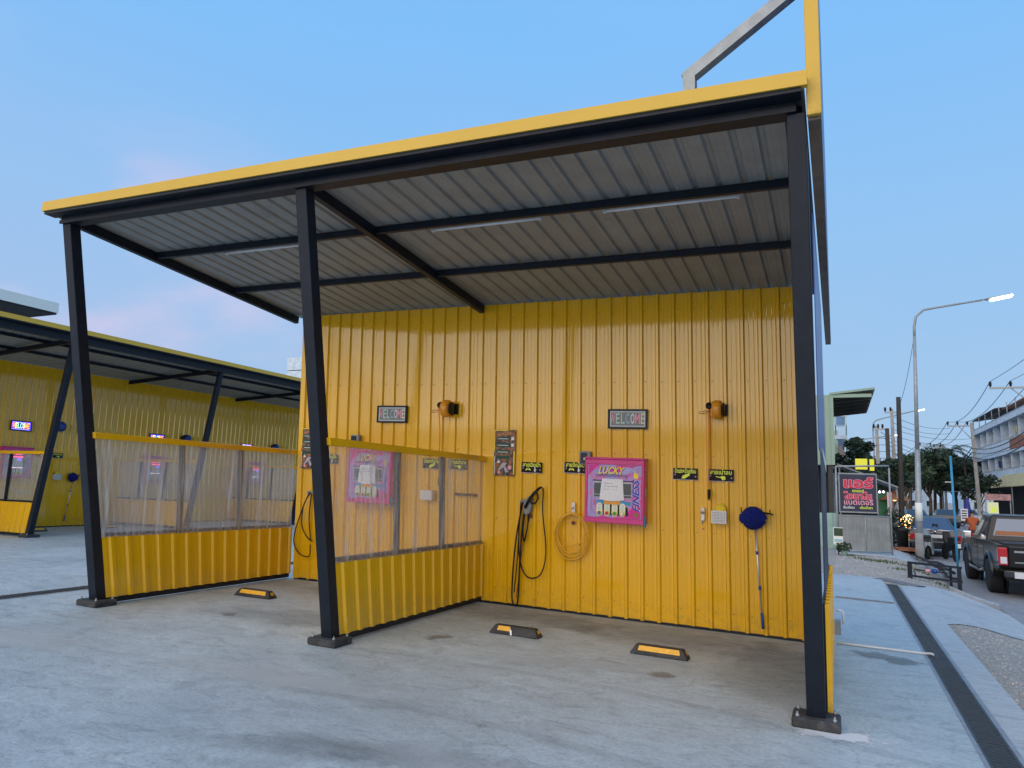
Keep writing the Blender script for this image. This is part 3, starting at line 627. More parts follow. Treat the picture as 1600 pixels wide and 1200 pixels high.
reel('orange hose reel high on the right bay wall with a long orange hose hanging down', w1(-1.17, 2.66), R1, 'orange', 'ohose', .97, 'orange hose reels')
reel('orange hose reel high on the left bay wall above the clear partition', w1(-4.93, 2.66), R1, 'orange', 'ohose', .9, 'orange hose reels', 1.08)
reel('blue hose reel on the far shed between its leaning post and the near left post', w2(7.42, 2.97), R2, 'bluep', 'hose', .2, 'blue hose reels', 1.25)
reel('blue hose reel on the far shed wall right of the middle lit WELCOME sign', w2(11.82, 2.95), R2, 'bluep', 'hose', .2, 'blue hose reels', 1.25)
reel('blue hose reel on the far shed wall, furthest right, mostly hidden', w2(16.1, 2.93), R2, 'bluep', 'hose', .2, 'blue hose reels', 1.25)

def poster(label, loc, rot):
    t = thing('price_poster', label, 'poster', loc, rot, 'price posters')
    mb = MB(); mb.box(-.155, .165, -.012, 0, -.315, .32); mb.build('sheet', 'poster', t)
    mb = MB()
    for z, h in ((.20, .045), (.11, .06), (.02, .04), (-.06, .045)): mb.box(-.12, .09, -.014, -.0121, z-h/2, z+h/2)
    mb.build('green_bands', 'pgreen', t)
    mb = MB()
    for z in (.195, .105, .012): mb.box(-.10, .06, -.0155, -.0142, z-.004, z+.004)
    for z in (.20, .11): mb.box(.105, .145, -.0155, -.0122, z-.022, z+.022)
    mb.box(-.145, -.135, -.0155, -.0122, -.30, -.05); mb.box(-.10, -.06, -.0155, -.0122, -.14, -.11)
    mb.build('white_lines', 'whiteprint', t)
    mb = MB(); mb.box(-.153, -.143, -.0155, -.0122, .02, .315); mb.box(-.14, .06, -.0155, -.0122, .305, .317); mb.box(.145, .163, -.0155, -.0122, -.29, .03); mb.build('yellow_edge', 'yellowprint', t)
    mb = MB(); mb.prism([(-.09, -.24), (-.02, -.14), (.05, -.13), (.02, -.18), (.08, -.26), (.03, -.27), (.0, -.19), (-.07, -.25)], -.0155, -.0122); mb.build('silver_print', 'paleprint', t)
    mb = MB(); mb.lathe((-.07, -.0122, -.27), [(.022, -.003), (.022, 0)], 10, 'y'); mb.lathe((.09, -.0122, -.20), [(.03, -.003), (.03, 0)], 10, 'y'); mb.build('pink_print', 'pinkprint', t)
    lettering('heading', 'LUCKY', .07, 'orange', t, (.0, -.0125, .265), width=.22, shear=.3)
M['pgreen'] = mat('dark_green_print', (.006, .055, .035), .5, var=.3, vscale=30); M['paleprint'] = mat('silver_print', (.45, .43, .50), .5, var=.3, vscale=20)
poster('tall dark price poster on the right bay wall just right of the clear partition', w1(-4.02, 2.055), R1)
poster('tall dark price poster on the left bay wall, partly hidden by the middle post', w1(-7.40, 2.03), R1)

def car_icon(t, x, z, s, m='limeprint'):
    mb = MB(); mb.prism([(x-s, z-.45*s), (x-s, z), (x-.75*s, z+.1*s), (x-.5*s, z+.5*s), (x+.5*s, z+.5*s), (x+.75*s, z+.1*s), (x+s, z), (x+s, z-.45*s), (x+.65*s, z-.45*s), (x+.6*s, z-.2*s), (x-.6*s, z-.2*s), (x-.65*s, z-.45*s)], -.0142, -.0122); mb.build('car_icon', m, t)
    mb = MB(); mb.box(x-.42*s, x+.42*s, -.0155, -.0143, z+.12*s, z+.36*s); mb.build('windscreen_icon', 'signblack', t)
def fn_sign(label, loc, rot, text, kind, w=.30, s=1.0):
    t = thing('function_sign', label, 'sign', loc, rot, 'small black function signs'); t.scale = (s, s, s)
    mb = MB(); mb.box(-w/2, w/2, -.012, 0, -.07, .07); mb.build('panel', 'signblack', t)
    mb = MB(); mb.box(-w/2, w/2, -.013, .0, -.0765, -.0702); mb.box(-w/2-.006, -w/2-.0002, -.013, 0, -.0765, .07); mb.build('pale_edge', 'paleprint', t)
    lettering('lettering', text, .07, 'limeprint', t, (0, -.0125, .032), width=min(.26, w*.88), bold=.0018)
    if kind == 'car':
        car_icon(t, -.05, -.025, .038)
        mb = MB(); mb.lathe((.05, -.0122, .0), [(.009, -.002), (.009, 0)], 8, 'y'); mb.prism([(.04, -.012), (.06, -.012), (.062, -.045), (.055, -.06), (.046, -.06), (.036, -.045)], -.0142, -.0122); mb.beam((.058, -.013, -.02), (.082, -.013, -.035), .002, .005, (0, 1, 0)); mb.build('figure_icon', 'whiteprint', t)
    elif kind == 'brush':
        mb = MB(); mb.prism([(-.05, -.06), (-.03, -.02), (.02, .0), (.06, .012), (.05, -.02), (.0, -.055)], -.0142, -.0122); mb.build('sponge_icon', 'limeprint', t)
    else:
        mb = MB(); mb.prism([(-.06, -.012), (-.01, -.022), (.01, -.008), (.05, -.012), (.055, -.05), (.02, -.062), (.0, -.035), (-.06, -.022)], -.0142, -.0122); mb.build('air_gun_icon', 'limeprint', t)
    mb = MB(); mb.lathe((w/2-.025, -.0122, -.03), [(.010, -.002), (.010, 0)], 8, 'y'); mb.lathe((-w/2+.025, -.0122, -.012), [(.008, -.002), (.008, 0)], 8, 'y'); mb.build('dot_print', 'paleprint', t)
fn_sign('small black sign with a lime car on the right bay wall, above the pressure gun', w1(-3.605, 1.87), R1, 'สายฉีดน้ำ', 'car')
fn_sign('small black sign with a lime car, left of the pink machine in the right bay', w1(-2.98, 1.89), R1, 'สายฉีดโฟม', 'car')
fn_sign('small black sign with a lime sponge, right of the pink machine', w1(-1.535, 1.865), R1, 'น้ำแรง+น้ำเคลือบ', 'brush')
fn_sign('small black sign with a lime air gun, crossed by the orange hose', w1(-1.105, 1.865), R1, 'สายเป่าลม', 'gun')
fn_sign('small black sign seen through the clear partition, nearest the middle post', w1(-7.0, 1.88), R1, 'สายฉีดน้ำ', 'car')
fn_sign('small black sign seen through the clear partition, right of the other pink machine', w1(-5.17, 1.87), R1, 'น้ำแรง+น้ำเคลือบ', 'brush')
fn_sign('small black sign seen through the clear partition, last before its wall end', w1(-4.74, 1.87), R1, 'สายเป่าลม', 'gun')
fn_sign('small black sign on the far shed, half hidden by the leaning post', w2(7.13, 2.17), R2, 'น้ำแรง+น้ำเคลือบ', 'brush')
fn_sign('small black sign on the far shed above the white sponge box', w2(7.59, 2.16), R2, 'สายเป่าลม', 'gun')

# ---- pink coin machine, front x -.41..+.41, z 0..-.86 measured from the centre
def machine(label, loc, rot, lit=False, group='pink coin machines'):
    t = thing('coin_machine', label, 'coin machine', loc, rot, group)
    mb = MB(); mb.box(-.385, .385, -.20, 0, -.40, .40); bevel(mb.build('cabinet', 'pink', t), .018, 3)
    mb = MB(); mb.prism([(-.39, -.24), (-.39, .0), (.39, 0), (.39, -.24)], .40, .425, 'z'); bevel(mb.build('top_cap', 'pink', t), .008, 2)
    mb = MB(); mb.box(-.385, .385, -.215, -.20, -.40, -.335); mb.box(-.385, .385, -.215, -.20, .335, .40); mb.box(-.385, -.35, -.212, -.20, -.335, .335); mb.box(.355, .385, -.212, -.20, -.335, .335); bevel(mb.build('door_frame', 'pink', t), .005, 1)
    mb = MB(); mb.box(-.348, .353, -.207, -.2005, -.333, .333); mb.build('printed_panel', 'art', t)
    mb = MB(); mb.prism([(-.34, .33), (-.20, .33), (-.34, .19)], -.2085, -.2071); mb.prism([(.345, -.33), (.10, -.33), (.345, -.10)], -.2085, -.2071); mb.prism([(.04, .33), (.30, .33), (.10, .24), (-.08, .25)], -.2085, -.2071); mb.build('magenta_print', 'magenta', t)
    mb = MB(); mb.box(-.335, -.315, -.2085, -.2071, -.28, .20); mb.prism([(-.15, .22), (.18, .22), (.24, .30), (.15, .31), (.10, .24), (-.15, .24)], -.2092, -.2086); mb.build('lilac_print', 'lilac', t)
    lettering('title_shadow', 'LUCKY', .13, 'blueprint', t, (-.043, -.2095, .249), width=.35, shear=.35, bold=.006)
    lettering('title', 'LUCKY', .13, 'yellowprint' if not lit else 'ledred', t, (-.05, -.2115, .255), width=.35, shear=.35, bold=.003)
    lettering('subtitle', 'เครื่องล้างรถหยอดเหรียญ', .05, 'ink', t, (-.04, -.2095, .195), width=.40)
    lettering('side_title_shadow', 'FINESS', .12, 'whiteprint', t, (.298, -.2092, -.055), (PI/2, -PI/2, 0), width=.40, shear=.3, bold=.004)
    lettering('side_title', 'FINESS', .12, 'blueprint', t, (.292, -.2105, -.055), (PI/2, -PI/2, 0), width=.40, shear=.3, bold=.003)
    mb = MB(); mb.prism([(.25, .20), (.27, .27), (.29, .22), (.31, .25), (.31, .17), (.26, .17)], -.2105, -.2086); mb.lathe((.285, -.2086, .185), [(.022, -.002), (.022, 0)], 9, 'y'); mb.build('star_print', 'yellowprint', t)
    for x0, x1 in ((-.27, -.16), (.11, .235)):
        mb = MB(); mb.box(x0, x1, -.2105, -.2071, -.085, .12); q = mb.build('display_surround', 'paleprint', t)
        mb = MB(); mb.box(x0+.012, x1-.012, -.215, -.2106, -.04, .10); mb.box(x0+.012, x1-.012, -.217, -.2106, -.075, -.05); q = mb.build('display', 'dgrey', t)
        mb = MB(); mb.box(x0-.01, x1+.01, -.2125, -.2071, .125, .137); mb.build('display_line', 'black', t)
    mb = MB(); mb.cbox((.17, -.216, .03), (.008, .004, .008)); mb.build('pilot_light', 'redprint', t)
    # slanted orange plate and blue sprays
    mb = MB(); mb.box(-.125, .085, -.216, -.2071, -.165, -.115); mb.build('coin_plate', 'orange', t)
    mb = MB(); mb.prism([(-.13, -.16), (-.13, -.10), (-.19, -.12), (-.27, -.13), (-.21, -.145), (-.26, -.175), (-.18, -.165)], -.2105, -.2071); mb.prism([(.09, -.16), (.09, -.11), (.14, -.12), (.27, -.13), (.20, -.145), (.26, -.18), (.15, -.165)], -.2105, -.2071); mb.build('spray_print', 'skyprint', t)
    mb = MB(); mb.prism([(-.135, -.30), (-.145, -.17), (.12, -.17), (.18, -.20), (.19, -.30)], -.2092, -.2086); mb.build('black_print', 'black', t)
    for i, c_ in enumerate(('teal', 'redprint', 'greenprint', 'whiteprint')):
        x = -.185+i*.1
        mb = MB(); r = .038
        pts = [(x+r*math.cos(a), -.275+r*math.sin(a)) for a in [PI+PI*k/8 for k in range(9)]]+[(x+r*math.cos(a), -.185+r*math.sin(a)) for a in [PI*k/8 for k in range(9)]]
        mb.prism(pts, -.214, -.2071); b = mb.build('button_plate', 'labelwhite', t)
        mb = MB(); mb.lathe((x, -.214, -.275), [(.03, 0), (.03, -.006), (.026, -.010)], 16, 'y'); mb.build('button_ring', 'yellowprint', b)
        mb = MB(); mb.lathe((x, -.222, -.275), [(.022, 0), (.021, -.010), (.012, -.014)], 16, 'y'); mb.build('button', c_, b)
        mb = MB()
        for z in (-.175, -.195, -.215, -.232): mb.box(x-.018, x+.018, -.2148, -.2141, z-.004, z+.003)
        mb.build('button_text', 'blueled', b)
    # handwritten note taped on
    mb = MB(); mb.m = 0
    P = lambda u, v: (-.185+(.29-.02*v+.03*(1-v))*u+.03*v*1+ (0 if 1 else 0), -.219-.010*math.sin(PI*u)*(1-v)-.003*math.sin(5*v), -.105+.26*v-.018*math.sin(PI*u)*(1-v))
    mb.grid(P, 10, 10); mb.build('paper_note', 'paper', t)
    rn = random.Random(9); mb = MB()
    for j, (z, n) in enumerate(((.095, 7), (.058, 11), (.02, 10))):
        x = -.125
        for i in range(n):
            w = rn.uniform(.010, .018); mb.tube([(x, -.2245, z), (x+w*.3, -.2245, z+rn.uniform(.004, .014)), (x+w*.6, -.2245, z-rn.uniform(0, .007)), (x+w, -.2245, z+rn.uniform(0, .008))], .0014, 3); x += w+.004
    mb.build('handwriting', 'ink', t)
    # lock side
    mb = MB(); mb.cbox((.39, -.12, .0), (.02, .06, .12)); bevel(mb.build('hasp', 'brass', t), .004, 1)
    mb = MB(); mb.cbox((.39, -.17, -.36), (.03, .05, .13)); bevel(mb.build('padlock', 'teal', t), .008, 2)
    mb = MB(); mb.lathe((.29, -.2071, -.28), [(.03, -.003), (.03, 0)], 12, 'y'); mb.build('round_sticker', 'olive', t)
    if lit:
        mb = MB(); mb.box(-.20, .12, -.218, -.2142, .15, .175); mb.build('display_glow', 'ledred', t)
        mb = MB(); mb.box(-.03, .08, -.222, -.218, .06, .12); mb.build('display_blue', 'ledmag', t)
        mb = MB(); mb.box(-.22, .14, -.222, -.218, -.13, -.12); mb.build('strip_light', 'ledwhite', t)
    return t
for n_, c_ in (('magenta', (.66, .015, .27)), ('lilac', (.40, .36, .66)), ('skyprint', (.03, .28, .50)), ('teal', (.03, .22, .30)), ('greenprint', (.04, .38, .07)), ('labelwhite', (.75, .76, .55)), ('dgrey', (.07, .085, .085)), ('olive', (.22, .17, .03)), ('brass', (.42, .26, .13))):
    M[n_] = mat(n_, c_, .4, var=.12, vscale=25)
machine('pink LUCKY coin machine with a handwritten paper note, in the right bay', w1(-2.395, 1.615), R1)
machine('pink LUCKY coin machine seen through the clear partition, in the left bay', w1(-6.12, 1.66), R1)
machine('pink coin machine on the far shed at the left picture edge, glowing red letters', w2(6.38, 1.90), R2, True, 'lit coin machines on the far shed')
machine('pink coin machine on the far shed behind the left clear partition, glowing red letters', w2(10.75, 1.88), R2, True, 'lit coin machines on the far shed')
machine('pink coin machine on the far shed, furthest right behind two partitions', w2(15.2, 1.88), R2, True, 'lit coin machines on the far shed')
def camera_box(label, loc, rot):
    t = thing('switch_box', label, 'switch box', loc, rot, 'small switch boxes')
    mb = MB(); mb.box(-.075, .075, -.07, 0, -.09, .09); bevel(mb.build('box', 'grey', t), .01, 2)
    mb = MB(); mb.box(-.055, .035, -.078, -.0705, -.07, .07); mb.build('window', 'glassblk', t)
    mb = MB(); mb.cbox((.0, -.082, -.01), (.018, .01, .03)); mb.build('switch', 'whiteprint', t)
    mb = MB(); mb.tube([(.0, -.03, -.09), (-.005, -.035, -.17), (.03, -.03, -.24), (.08, -.03, -.25)], .012, 6); mb.build('conduit', 'black', t)
camera_box('small grey switch box with dark window at the top left corner of the pink machine', w1(-2.83, 2.02), R1)
camera_box('small dark switch box peeking above the cap rail in the left bay', w1(-6.50, 2.17), R1)

# ---- pressure gun and hoses
t = thing('pressure_gun', 'black pressure gun in a grey holder with black hose looped to the floor', 'pressure washer', w1(-3.66, 1.35), R1)
loc = Vector((-3.66, 0, 1.35)); q = lambda p, y: (p[0]+3.66, -y, p[1]-1.35)
mb = MB(); mb.box(-.10, .05, -.05, 0, .04, .075); mb.prism([(-.02, -.10), (-.03, .08), (.06, .14), (.10, .08), (.07, -.08), (.02, -.12)], -.085, -.01); bevel(mb.build('holder', 'grey', t), .008, 1)
mb = MB(); mb.tube([(.0, -.10, -.02), (.06, -.10, .09), (.12, -.10, .17), (.20, -.10, .25)], [.020, .022, .024, .018], 8); mb.tube([(.06, -.10, .10), (.10, -.10, .04), (.15, -.10, .05), (.19, -.10, .12), (.17, -.10, .19)], .013, 6); mb.tube([(.20, -.10, .25), (.235, -.10, .265)], .016, 6); mb.build('gun', 'black', t)
mb = MB(); mb.tube([(.055, -.10, .12), (.09, -.11, .07), (.13, -.11, .10)], .006, 5); mb.build('trigger', 'redhose', t)
def hosepts(pts, y0=.05, w=.0):
    out = []
    P = [Vector(q(p, y0)) for p in pts]
    for i in range(len(P)-1):
        a, b, c, d = P[max(i-1, 0)], P[i], P[i+1], P[min(i+2, len(P)-1)]
        for k in range(5):
            s_ = k/5; out.append(.5*((2*b)+(c-a)*s_+(2*a-5*b+4*c-d)*s_*s_+(3*b-a-3*c+d)*s_**3))
    out.append(P[-1]); return out
mb = MB(); mb.tube(hosepts([(-3.71, 1.40), (-3.78, 1.0), (-3.82, .57), (-3.83, .15), (-3.79, .03), (-3.74, .11), (-3.73, .58), (-3.71, 1.01), (-3.67, 1.40)], .06), .011, 6); mb.build('hose', 'hose', t)
mb = MB(); mb.tube(hosepts([(-3.73, 1.40), (-3.745, 1.0), (-3.76, .6), (-3.79, .2)], .08), .008, 6); mb.build('hose', 'hose', t)
mb = MB(); mb.tube(hosepts([(-3.66, 1.36), (-3.69, 1.05), (-3.67, .88), (-3.62, 1.14), (-3.64, 1.36)], .07), .010, 6); mb.build('hose', 'hose', t)
mb = MB(); mb.tube(hosepts([(-3.43, 1.61), (-3.42, 1.55), (-3.42, 1.28), (-3.36, .78), (-3.41, .50), (-3.52, .41), (-3.65, .44), (-3.74, .66), (-3.76, 1.0), (-3.73, 1.36)], .05), .009, 6); mb.build('hose', 'hose', t)
mb = MB(); mb.tube(hosepts([(-3.61, 1.22), (-3.65, 1.01), (-3.71, .75), (-3.74, .41), (-3.77, .12)], .045), .006, 6); mb.build('thin_hose', 'redhose', t)
mb = MB(); mb.lathe((.05, -.02, -.13), [(.022, -.02), (.03, -.02), (.03, 0), (.02, .01)], 10, 'y'); mb.build('wall_plug', 'redhose', t)
t = thing('pressure_hose', 'thin black hose looped on a grey hook in the left bay beside the middle post', 'hose', w1(-7.30, 1.33), R1)
q = lambda p, y: (p[0]+7.30, -y, p[1]-1.33)
mb = MB(); mb.box(-.08, .06, -.05, 0, .0, .04); mb.build('hook', 'grey', t)
for pts in ([(-7.32, 1.35), (-7.44, 1.09), (-7.56, .73), (-7.56, .54), (-7.44, .40), (-7.26, .38), (-7.25, .56)], [(-7.30, 1.35), (-7.42, 1.14), (-7.43, .84), (-7.32, .67), (-7.21, .61)], [(-7.28, 1.33), (-7.30, .95), (-7.24, .61)]):
    mb = MB(); mb.tube(hosepts(pts, .06), .009, 6); mb.build('hose', 'hose', t)
# yellow coil
t = thing('air_hose_coil', 'coiled yellow air hose on a white hook left of the pink machine', 'hose', w1(-3.0, 1.07), R1)
mb = MB(); mb.box(-.025, .02, -.03, 0, .22, .36); mb.tube([(0, -.03, .30), (0, -.10, .28), (0, -.11, .33)], .008, 5); mb.build('hook', 'white', t)
rc = random.Random(2)
for k in range(5):
    a, b = rc.uniform(.185, .235), rc.uniform(.25, .30); cx, cz, th = rc.uniform(-.02, .02), rc.uniform(-.03, .02)+.26-b, rc.uniform(-.12, .12); y = -.045-.014*k
    pts = []
    for i in range(33):
        an = 2*PI*i/32+PI/2; X, Z = a*math.cos(an), b*math.sin(an)-.03
        pts.append((cx+X*math.cos(th)-Z*math.sin(th), y-.012*math.sin(3*an), cz+X*math.sin(th)+Z*math.cos(th)))
    mb = MB(); mb.tube(pts, .0075, 6, cap=False); mb.build('coil', 'yhose', t)
mb = MB(); mb.tube([(-.2, -.05, -.05), (-.05, -.07, -.20), (.10, -.07, -.17), (.21, -.06, .0)], .0075, 6); mb.tube([(.0, -.05, .05), (-.03, -.05, -.02), (.01, -.05, -.10)], .003, 5); mb.build('loose_turn', 'yhose', t)
mb = MB(); mb.lathe((.0, -.02, .10), [(.012, -.02), (.025, -.02), (.025, .0), (.015, .02)], 10, 'y'); mb.build('wall_plug', 'redhose', t)
# soap sensor, sponge box, mop
t = thing('soap_nozzle', 'small white valve fitting on the wall left of the sponge box', 'valve', w1(-1.325, 1.375), R1)
mb = MB(); mb.box(-.022, .022, -.035, 0, -.07, .09); bevel(mb.build('body', 'white', t), .006, 1)
mb = MB(); mb.lathe((0, -.05, .03), [(.0, -.02), (.014, -.02), (.014, .02), (0, .02)], 8, 'x'); mb.tube([(0, -.02, -.07), (0, -.045, -.09), (0, -.045, -.11)], .008, 6); mb.build('tap', 'grey', t)
mb = MB(); mb.box(.055, .062, -.003, 0, -.03, .02); mb.lathe((-.0, -.003, -.17), [(.010, -.006), (.010, 0)], 8, 'y'); mb.build('mark', 'redprint', t)
def sponge_box(label, loc, rot):
    t = thing('sponge_box', label, 'box', loc, rot, 'white sponge boxes')
    mb = MB(); w, h, d = .088, .075, .11
    mb.box(-w, w, -d, -d+.006, -h, h); mb.box(-w, w, -.006, 0, -h, h); mb.box(-w, -w+.006, -d+.006, -.006, -h, h); mb.box(w-.006, w, -d+.006, -.006, -h, h); mb.box(-w+.006, w-.006, -d+.006, -.006, -h, -h+.006); mb.build('basket', 'white', t)
    mb = MB()
    for i in range(9):
        for j in range(7): mb.cbox((-.068+i*.017, -d-.0008, -.054+j*.018), (.008, .0012, .009))
    mb.build('holes', 'dgrey', t)
    s_ = thing('sponge', 'round yellow sponge standing in the white basket' + (' of the right bay' if rot == R1 else ' on the far shed'), 'sponge', loc, rot, 'yellow sponges')
    mb = MB(); mb.lathe((.015, -.055, .09), [(.0, -.026), (.06, -.024), (.068, -.012), (.068, .012), (.06, .024), (0, .026)], 18, 'y'); o = mb.build('foam', 'sponge', s_)
    return t
sponge_box('perforated white basket fixed to the right bay wall under the orange hose', w1(-1.125, 1.365), R1)
sponge_box('perforated white basket on the far shed left of the blue mop', w2(7.60, 1.56), R2)
t = thing('sponge_box', 'white basket seen through the clear partition below a small black sign', 'box', w1(-5.2, 1.42), R1, group='white sponge boxes')
mb = MB(); mb.box(-.10, .10, -.11, 0, -.07, .07); bevel(mb.build('basket', 'white', t), .005, 1)
def mop(label, loc, rot, s=1.0, lean=.10):
    t = thing('mop', label, 'mop', loc, rot, 'blue mops'); t.scale = (s, s, s)
    rm = random.Random(4); me = MB()
    for i in range(640):
        a = rm.random()*2*PI; rr_ = math.sqrt(rm.random()); x, z = .155*rr_*math.cos(a), .115*rr_*math.sin(a)*(1-.15*abs(math.cos(a)))
        dep = .055*math.sqrt(max(0, 1-rr_*rr_))+.012
        o_ = Vector((x, -.05-dep, z)); d = Vector((x*1.2+rm.uniform(-.03, .03), -dep+rm.uniform(-.02, .02), z*1.2-.02+rm.uniform(-.03, .03))).normalized()
        me.tube([o_-d*.02, o_+d*.012], [.0085, .006], 4)
    me.build('head', 'mop', t)
    mb = MB(); mb.lathe((0, -.05, 0), [(.0, -.05), (.10, -.04), (.14, 0), (.10, .03), (0, .035)], 14, 'y'); mb.build('head_core', 'mop', t)
    e_ = Vector((lean, -.04, -1.17)); a_ = Vector((.02, -.05, -.10)); P = lambda f: a_.lerp(e_, f)
    mb = MB(); mb.tube([a_, e_], .0105, 8); mb.build('handle', 'alu', t)
    for f in (.28, .66):
        mb = MB(); mb.tube([P(f-.018), P(f+.018)], .017, 8); mb.build('collar', 'bluep', t)
    mb = MB(); mb.tube([P(.93), e_+(e_-P(.9)).normalized()*.10], .0165, 8); mb.build('grip', 'bluep', t)
    mb = MB(); mb.tube([(.10, -.01, .07), (.20, -.05, .06), (.22, -.06, .055)], .010, 6); mb.tube([(.19, -.05, .06), (.19, -.07, .11)], .006, 5); mb.tube([(-.14, -.01, .06), (-.135, -.06, .10), (-.135, -.06, .125)], .006, 5); mb.build('wall_hook', 'black', t)
M['alu'] = mat('aluminium_pole', (.62, .63, .65), .3, metal=.8)
mop('blue chenille mop with long silver pole hanging head up near the right post', w1(-.735, 1.375), R1)
mop('blue mop with silver pole hanging on the far shed beside the near left post', w2(8.08, 1.56), R2, .98, -.10)
t = thing('mop_hook', 'empty black wall hook seen through the clear partition of the right bay', 'hook', w1(-4.6, 1.45), R1)
mb = MB(); mb.box(-.17, .17, -.04, 0, -.015, .02); mb.tube([(-.12, -.03, 0), (-.12, -.08, .03)], .01, 5); mb.tube([(.12, -.03, 0), (.12, -.08, .03)], .01, 5); mb.build('bar', 'black', t)

# ---- fluorescent fittings under the roof
def fitting(label, loc, rot, ln=1.28):
    t = thing('tube_light', label, 'light fitting', loc, rot, 'unlit tube lights')
    mb = MB(); mb.box(-ln/2, ln/2, -.032, .032, .022, .055); bevel(mb.build('housing', 'tubebase', t), .004, 1)
    mb = MB(); mb.lathe((0, 0, -.004), [(.0, -ln/2+.03), (.0145, -ln/2+.03), (.0145, ln/2-.03), (0, ln/2-.03)], 10, 'x'); mb.build('tube', 'tube', t)
    for s_ in (-1, 1):
        mb = MB(); mb.box(s_*(ln/2-.018)-.012, s_*(ln/2-.018)+.012, -.018, .018, -.022, .022); mb.build('lamp_holder', 'tubebase', t)
RT = (-.068, SL, 0)
for lb, x in (('unlit tube light under the roof, rightmost, nearest the right post', -1.17), ('unlit tube light under the roof, just right of the middle rafter', -3.08), ('unlit tube light under the roof of the left bay, crossed by the middle post', -6.02)):
    fitting(lb, (x, .40, 4.30-SL*x), RT)
for lb, y in (('unlit tube light under the far shed roof, first from the left', 4.9), ('unlit tube light under the far shed roof, second from the left', 6.9), ('unlit tube light under the far shed roof, third from the left', 8.6), ('unlit tube light under the far shed roof, fourth from the left', 10.7), ('unlit tube light under the far shed roof, fifth from the left', 12.4)):
    fitting(lb, (-17.45, y, Z2+4.66), (0, 0, PI/2), 1.2)

# ---- wheel stops
def wheel_stop(label, loc, ang, strip=(-.21, .21)):
    t = thing('wheel_stop', label, 'wheel stop', loc, (0, SL, ang), 'rubber wheel stops')
    mb = MB(); n = []
    for x, y0, y1, z in ((-.29, -.075, .075, 0), (.29, -.075, .075, 0), (.235, -.035, .035, .095), (-.235, -.035, .035, .095)): n.append((x, y0, y1, z))
    b = mb.add([(-.29, -.08, 0), (.29, -.08, 0), (.29, .08, 0), (-.29, .08, 0), (-.285, -.078, .02), (.285, -.078, .02), (.285, .078, .02), (-.285, .078, .02), (-.235, -.04, .095), (.235, -.04, .095), (.235, .04, .095), (-.235, .04, .095)])
    mb.face([b+3, b+2, b+1, b]); mb.face([b+8, b+9, b+10, b+11])
    for k in (0, 4):
        for i in range(4): j = (i+1) % 4; mb.face([b+k+i, b+k+j, b+k+4+j, b+k+4+i])
    bevel(mb.build('body', 'rubber', t), .008, 2)
    def on(x, f, o=.0025): return (x, -.078+.038*f, .02+.075*f+o)
    mb = MB(); b = mb.add([on(strip[0], .30), on(strip[1], .30), on(strip[1]-.01, .86), on(strip[0]+.01, .86), on(strip[0], .30, -.004), on(strip[1], .30, -.004), on(strip[1]-.01, .86, -.004), on(strip[0]+.01, .86, -.004)])
    mb.face([b, b+1, b+2, b+3]); mb.face([b+7, b+6, b+5, b+4])
    for i in range(4): j = (i+1) % 4; mb.face([b+i, b+4+i, b+4+j, b+j])
    mb.build('reflective_strip', 'reflect', t)
    mb = MB(); b = mb.add([(.2745, -.03, .045), (.2745, .03, .045), (.254, .022, .075), (.254, -.022, .075)]); mb.face([b, b+1, b+2, b+3]); mb.build('end_reflector', 'reflect', t)
    return t
def gp(x, y, dz=0): return (x, y, gz(x)+dz)
wheel_stop('black rubber wheel stop with a full yellow strip in the left bay', gp(-6.86, 1.60), .04)
t = wheel_stop('black rubber wheel stop with its yellow strip half peeled off, near the partition', gp(-3.08, 1.53), .0, (-.20, -.04))
mb = MB(); b = mb.add([(-.045, -.07, .045), (-.02, -.075, .05), (-.012, -.085, .01), (-.03, -.088, .003), (-.05, -.055, .072)]); mb.face([b+4, b, b+1]); mb.face([b, b+3, b+2, b+1]); mb.build('peeled_tape', 'paper', t)
wheel_stop('black rubber wheel stop with a full yellow strip in front of the pink machine', gp(-1.49, 1.51), .0)
wheel_stop('dark rubber wheel stop of the far shed just right of its leaning post', (-18.6, 6.3, gz(-18)), PI/2)
wheel_stop('dark rubber wheel stop of the far shed left of the near left post', (-18.7, 8.4, gz(-18)), PI/2)
# ---- small pipe on the outside wall
t = thing('drain_pipe', 'bent white pipe low on the outer side of the right wall', 'pipe', gp(.13, 4.1))
mb = MB(); mb.tube([(.0, 0, .28), (.05, 0, .28), (.075, 0, .27), (.08, 0, .24), (.08, 0, .12)], .014, 8); mb.build('pipe', 'white', t)
mb = MB(); mb.box(-.02, .05, -.08, .08, 0, .16); mb.build('pipe_box', 'grey', t)
t = thing('floor_pipe', 'thin white pipe lying on the concrete and ending over the long trench drain', 'pipe', gp(.14, 3.38))
mb = MB(); mb.tube([(0, 0, .016), (.3, -.01, .012), (.86, -.04, .006), (.93, -.05, .012), (.95, -.07, .008)], .0125, 8); mb.build('pipe', 'white', t)
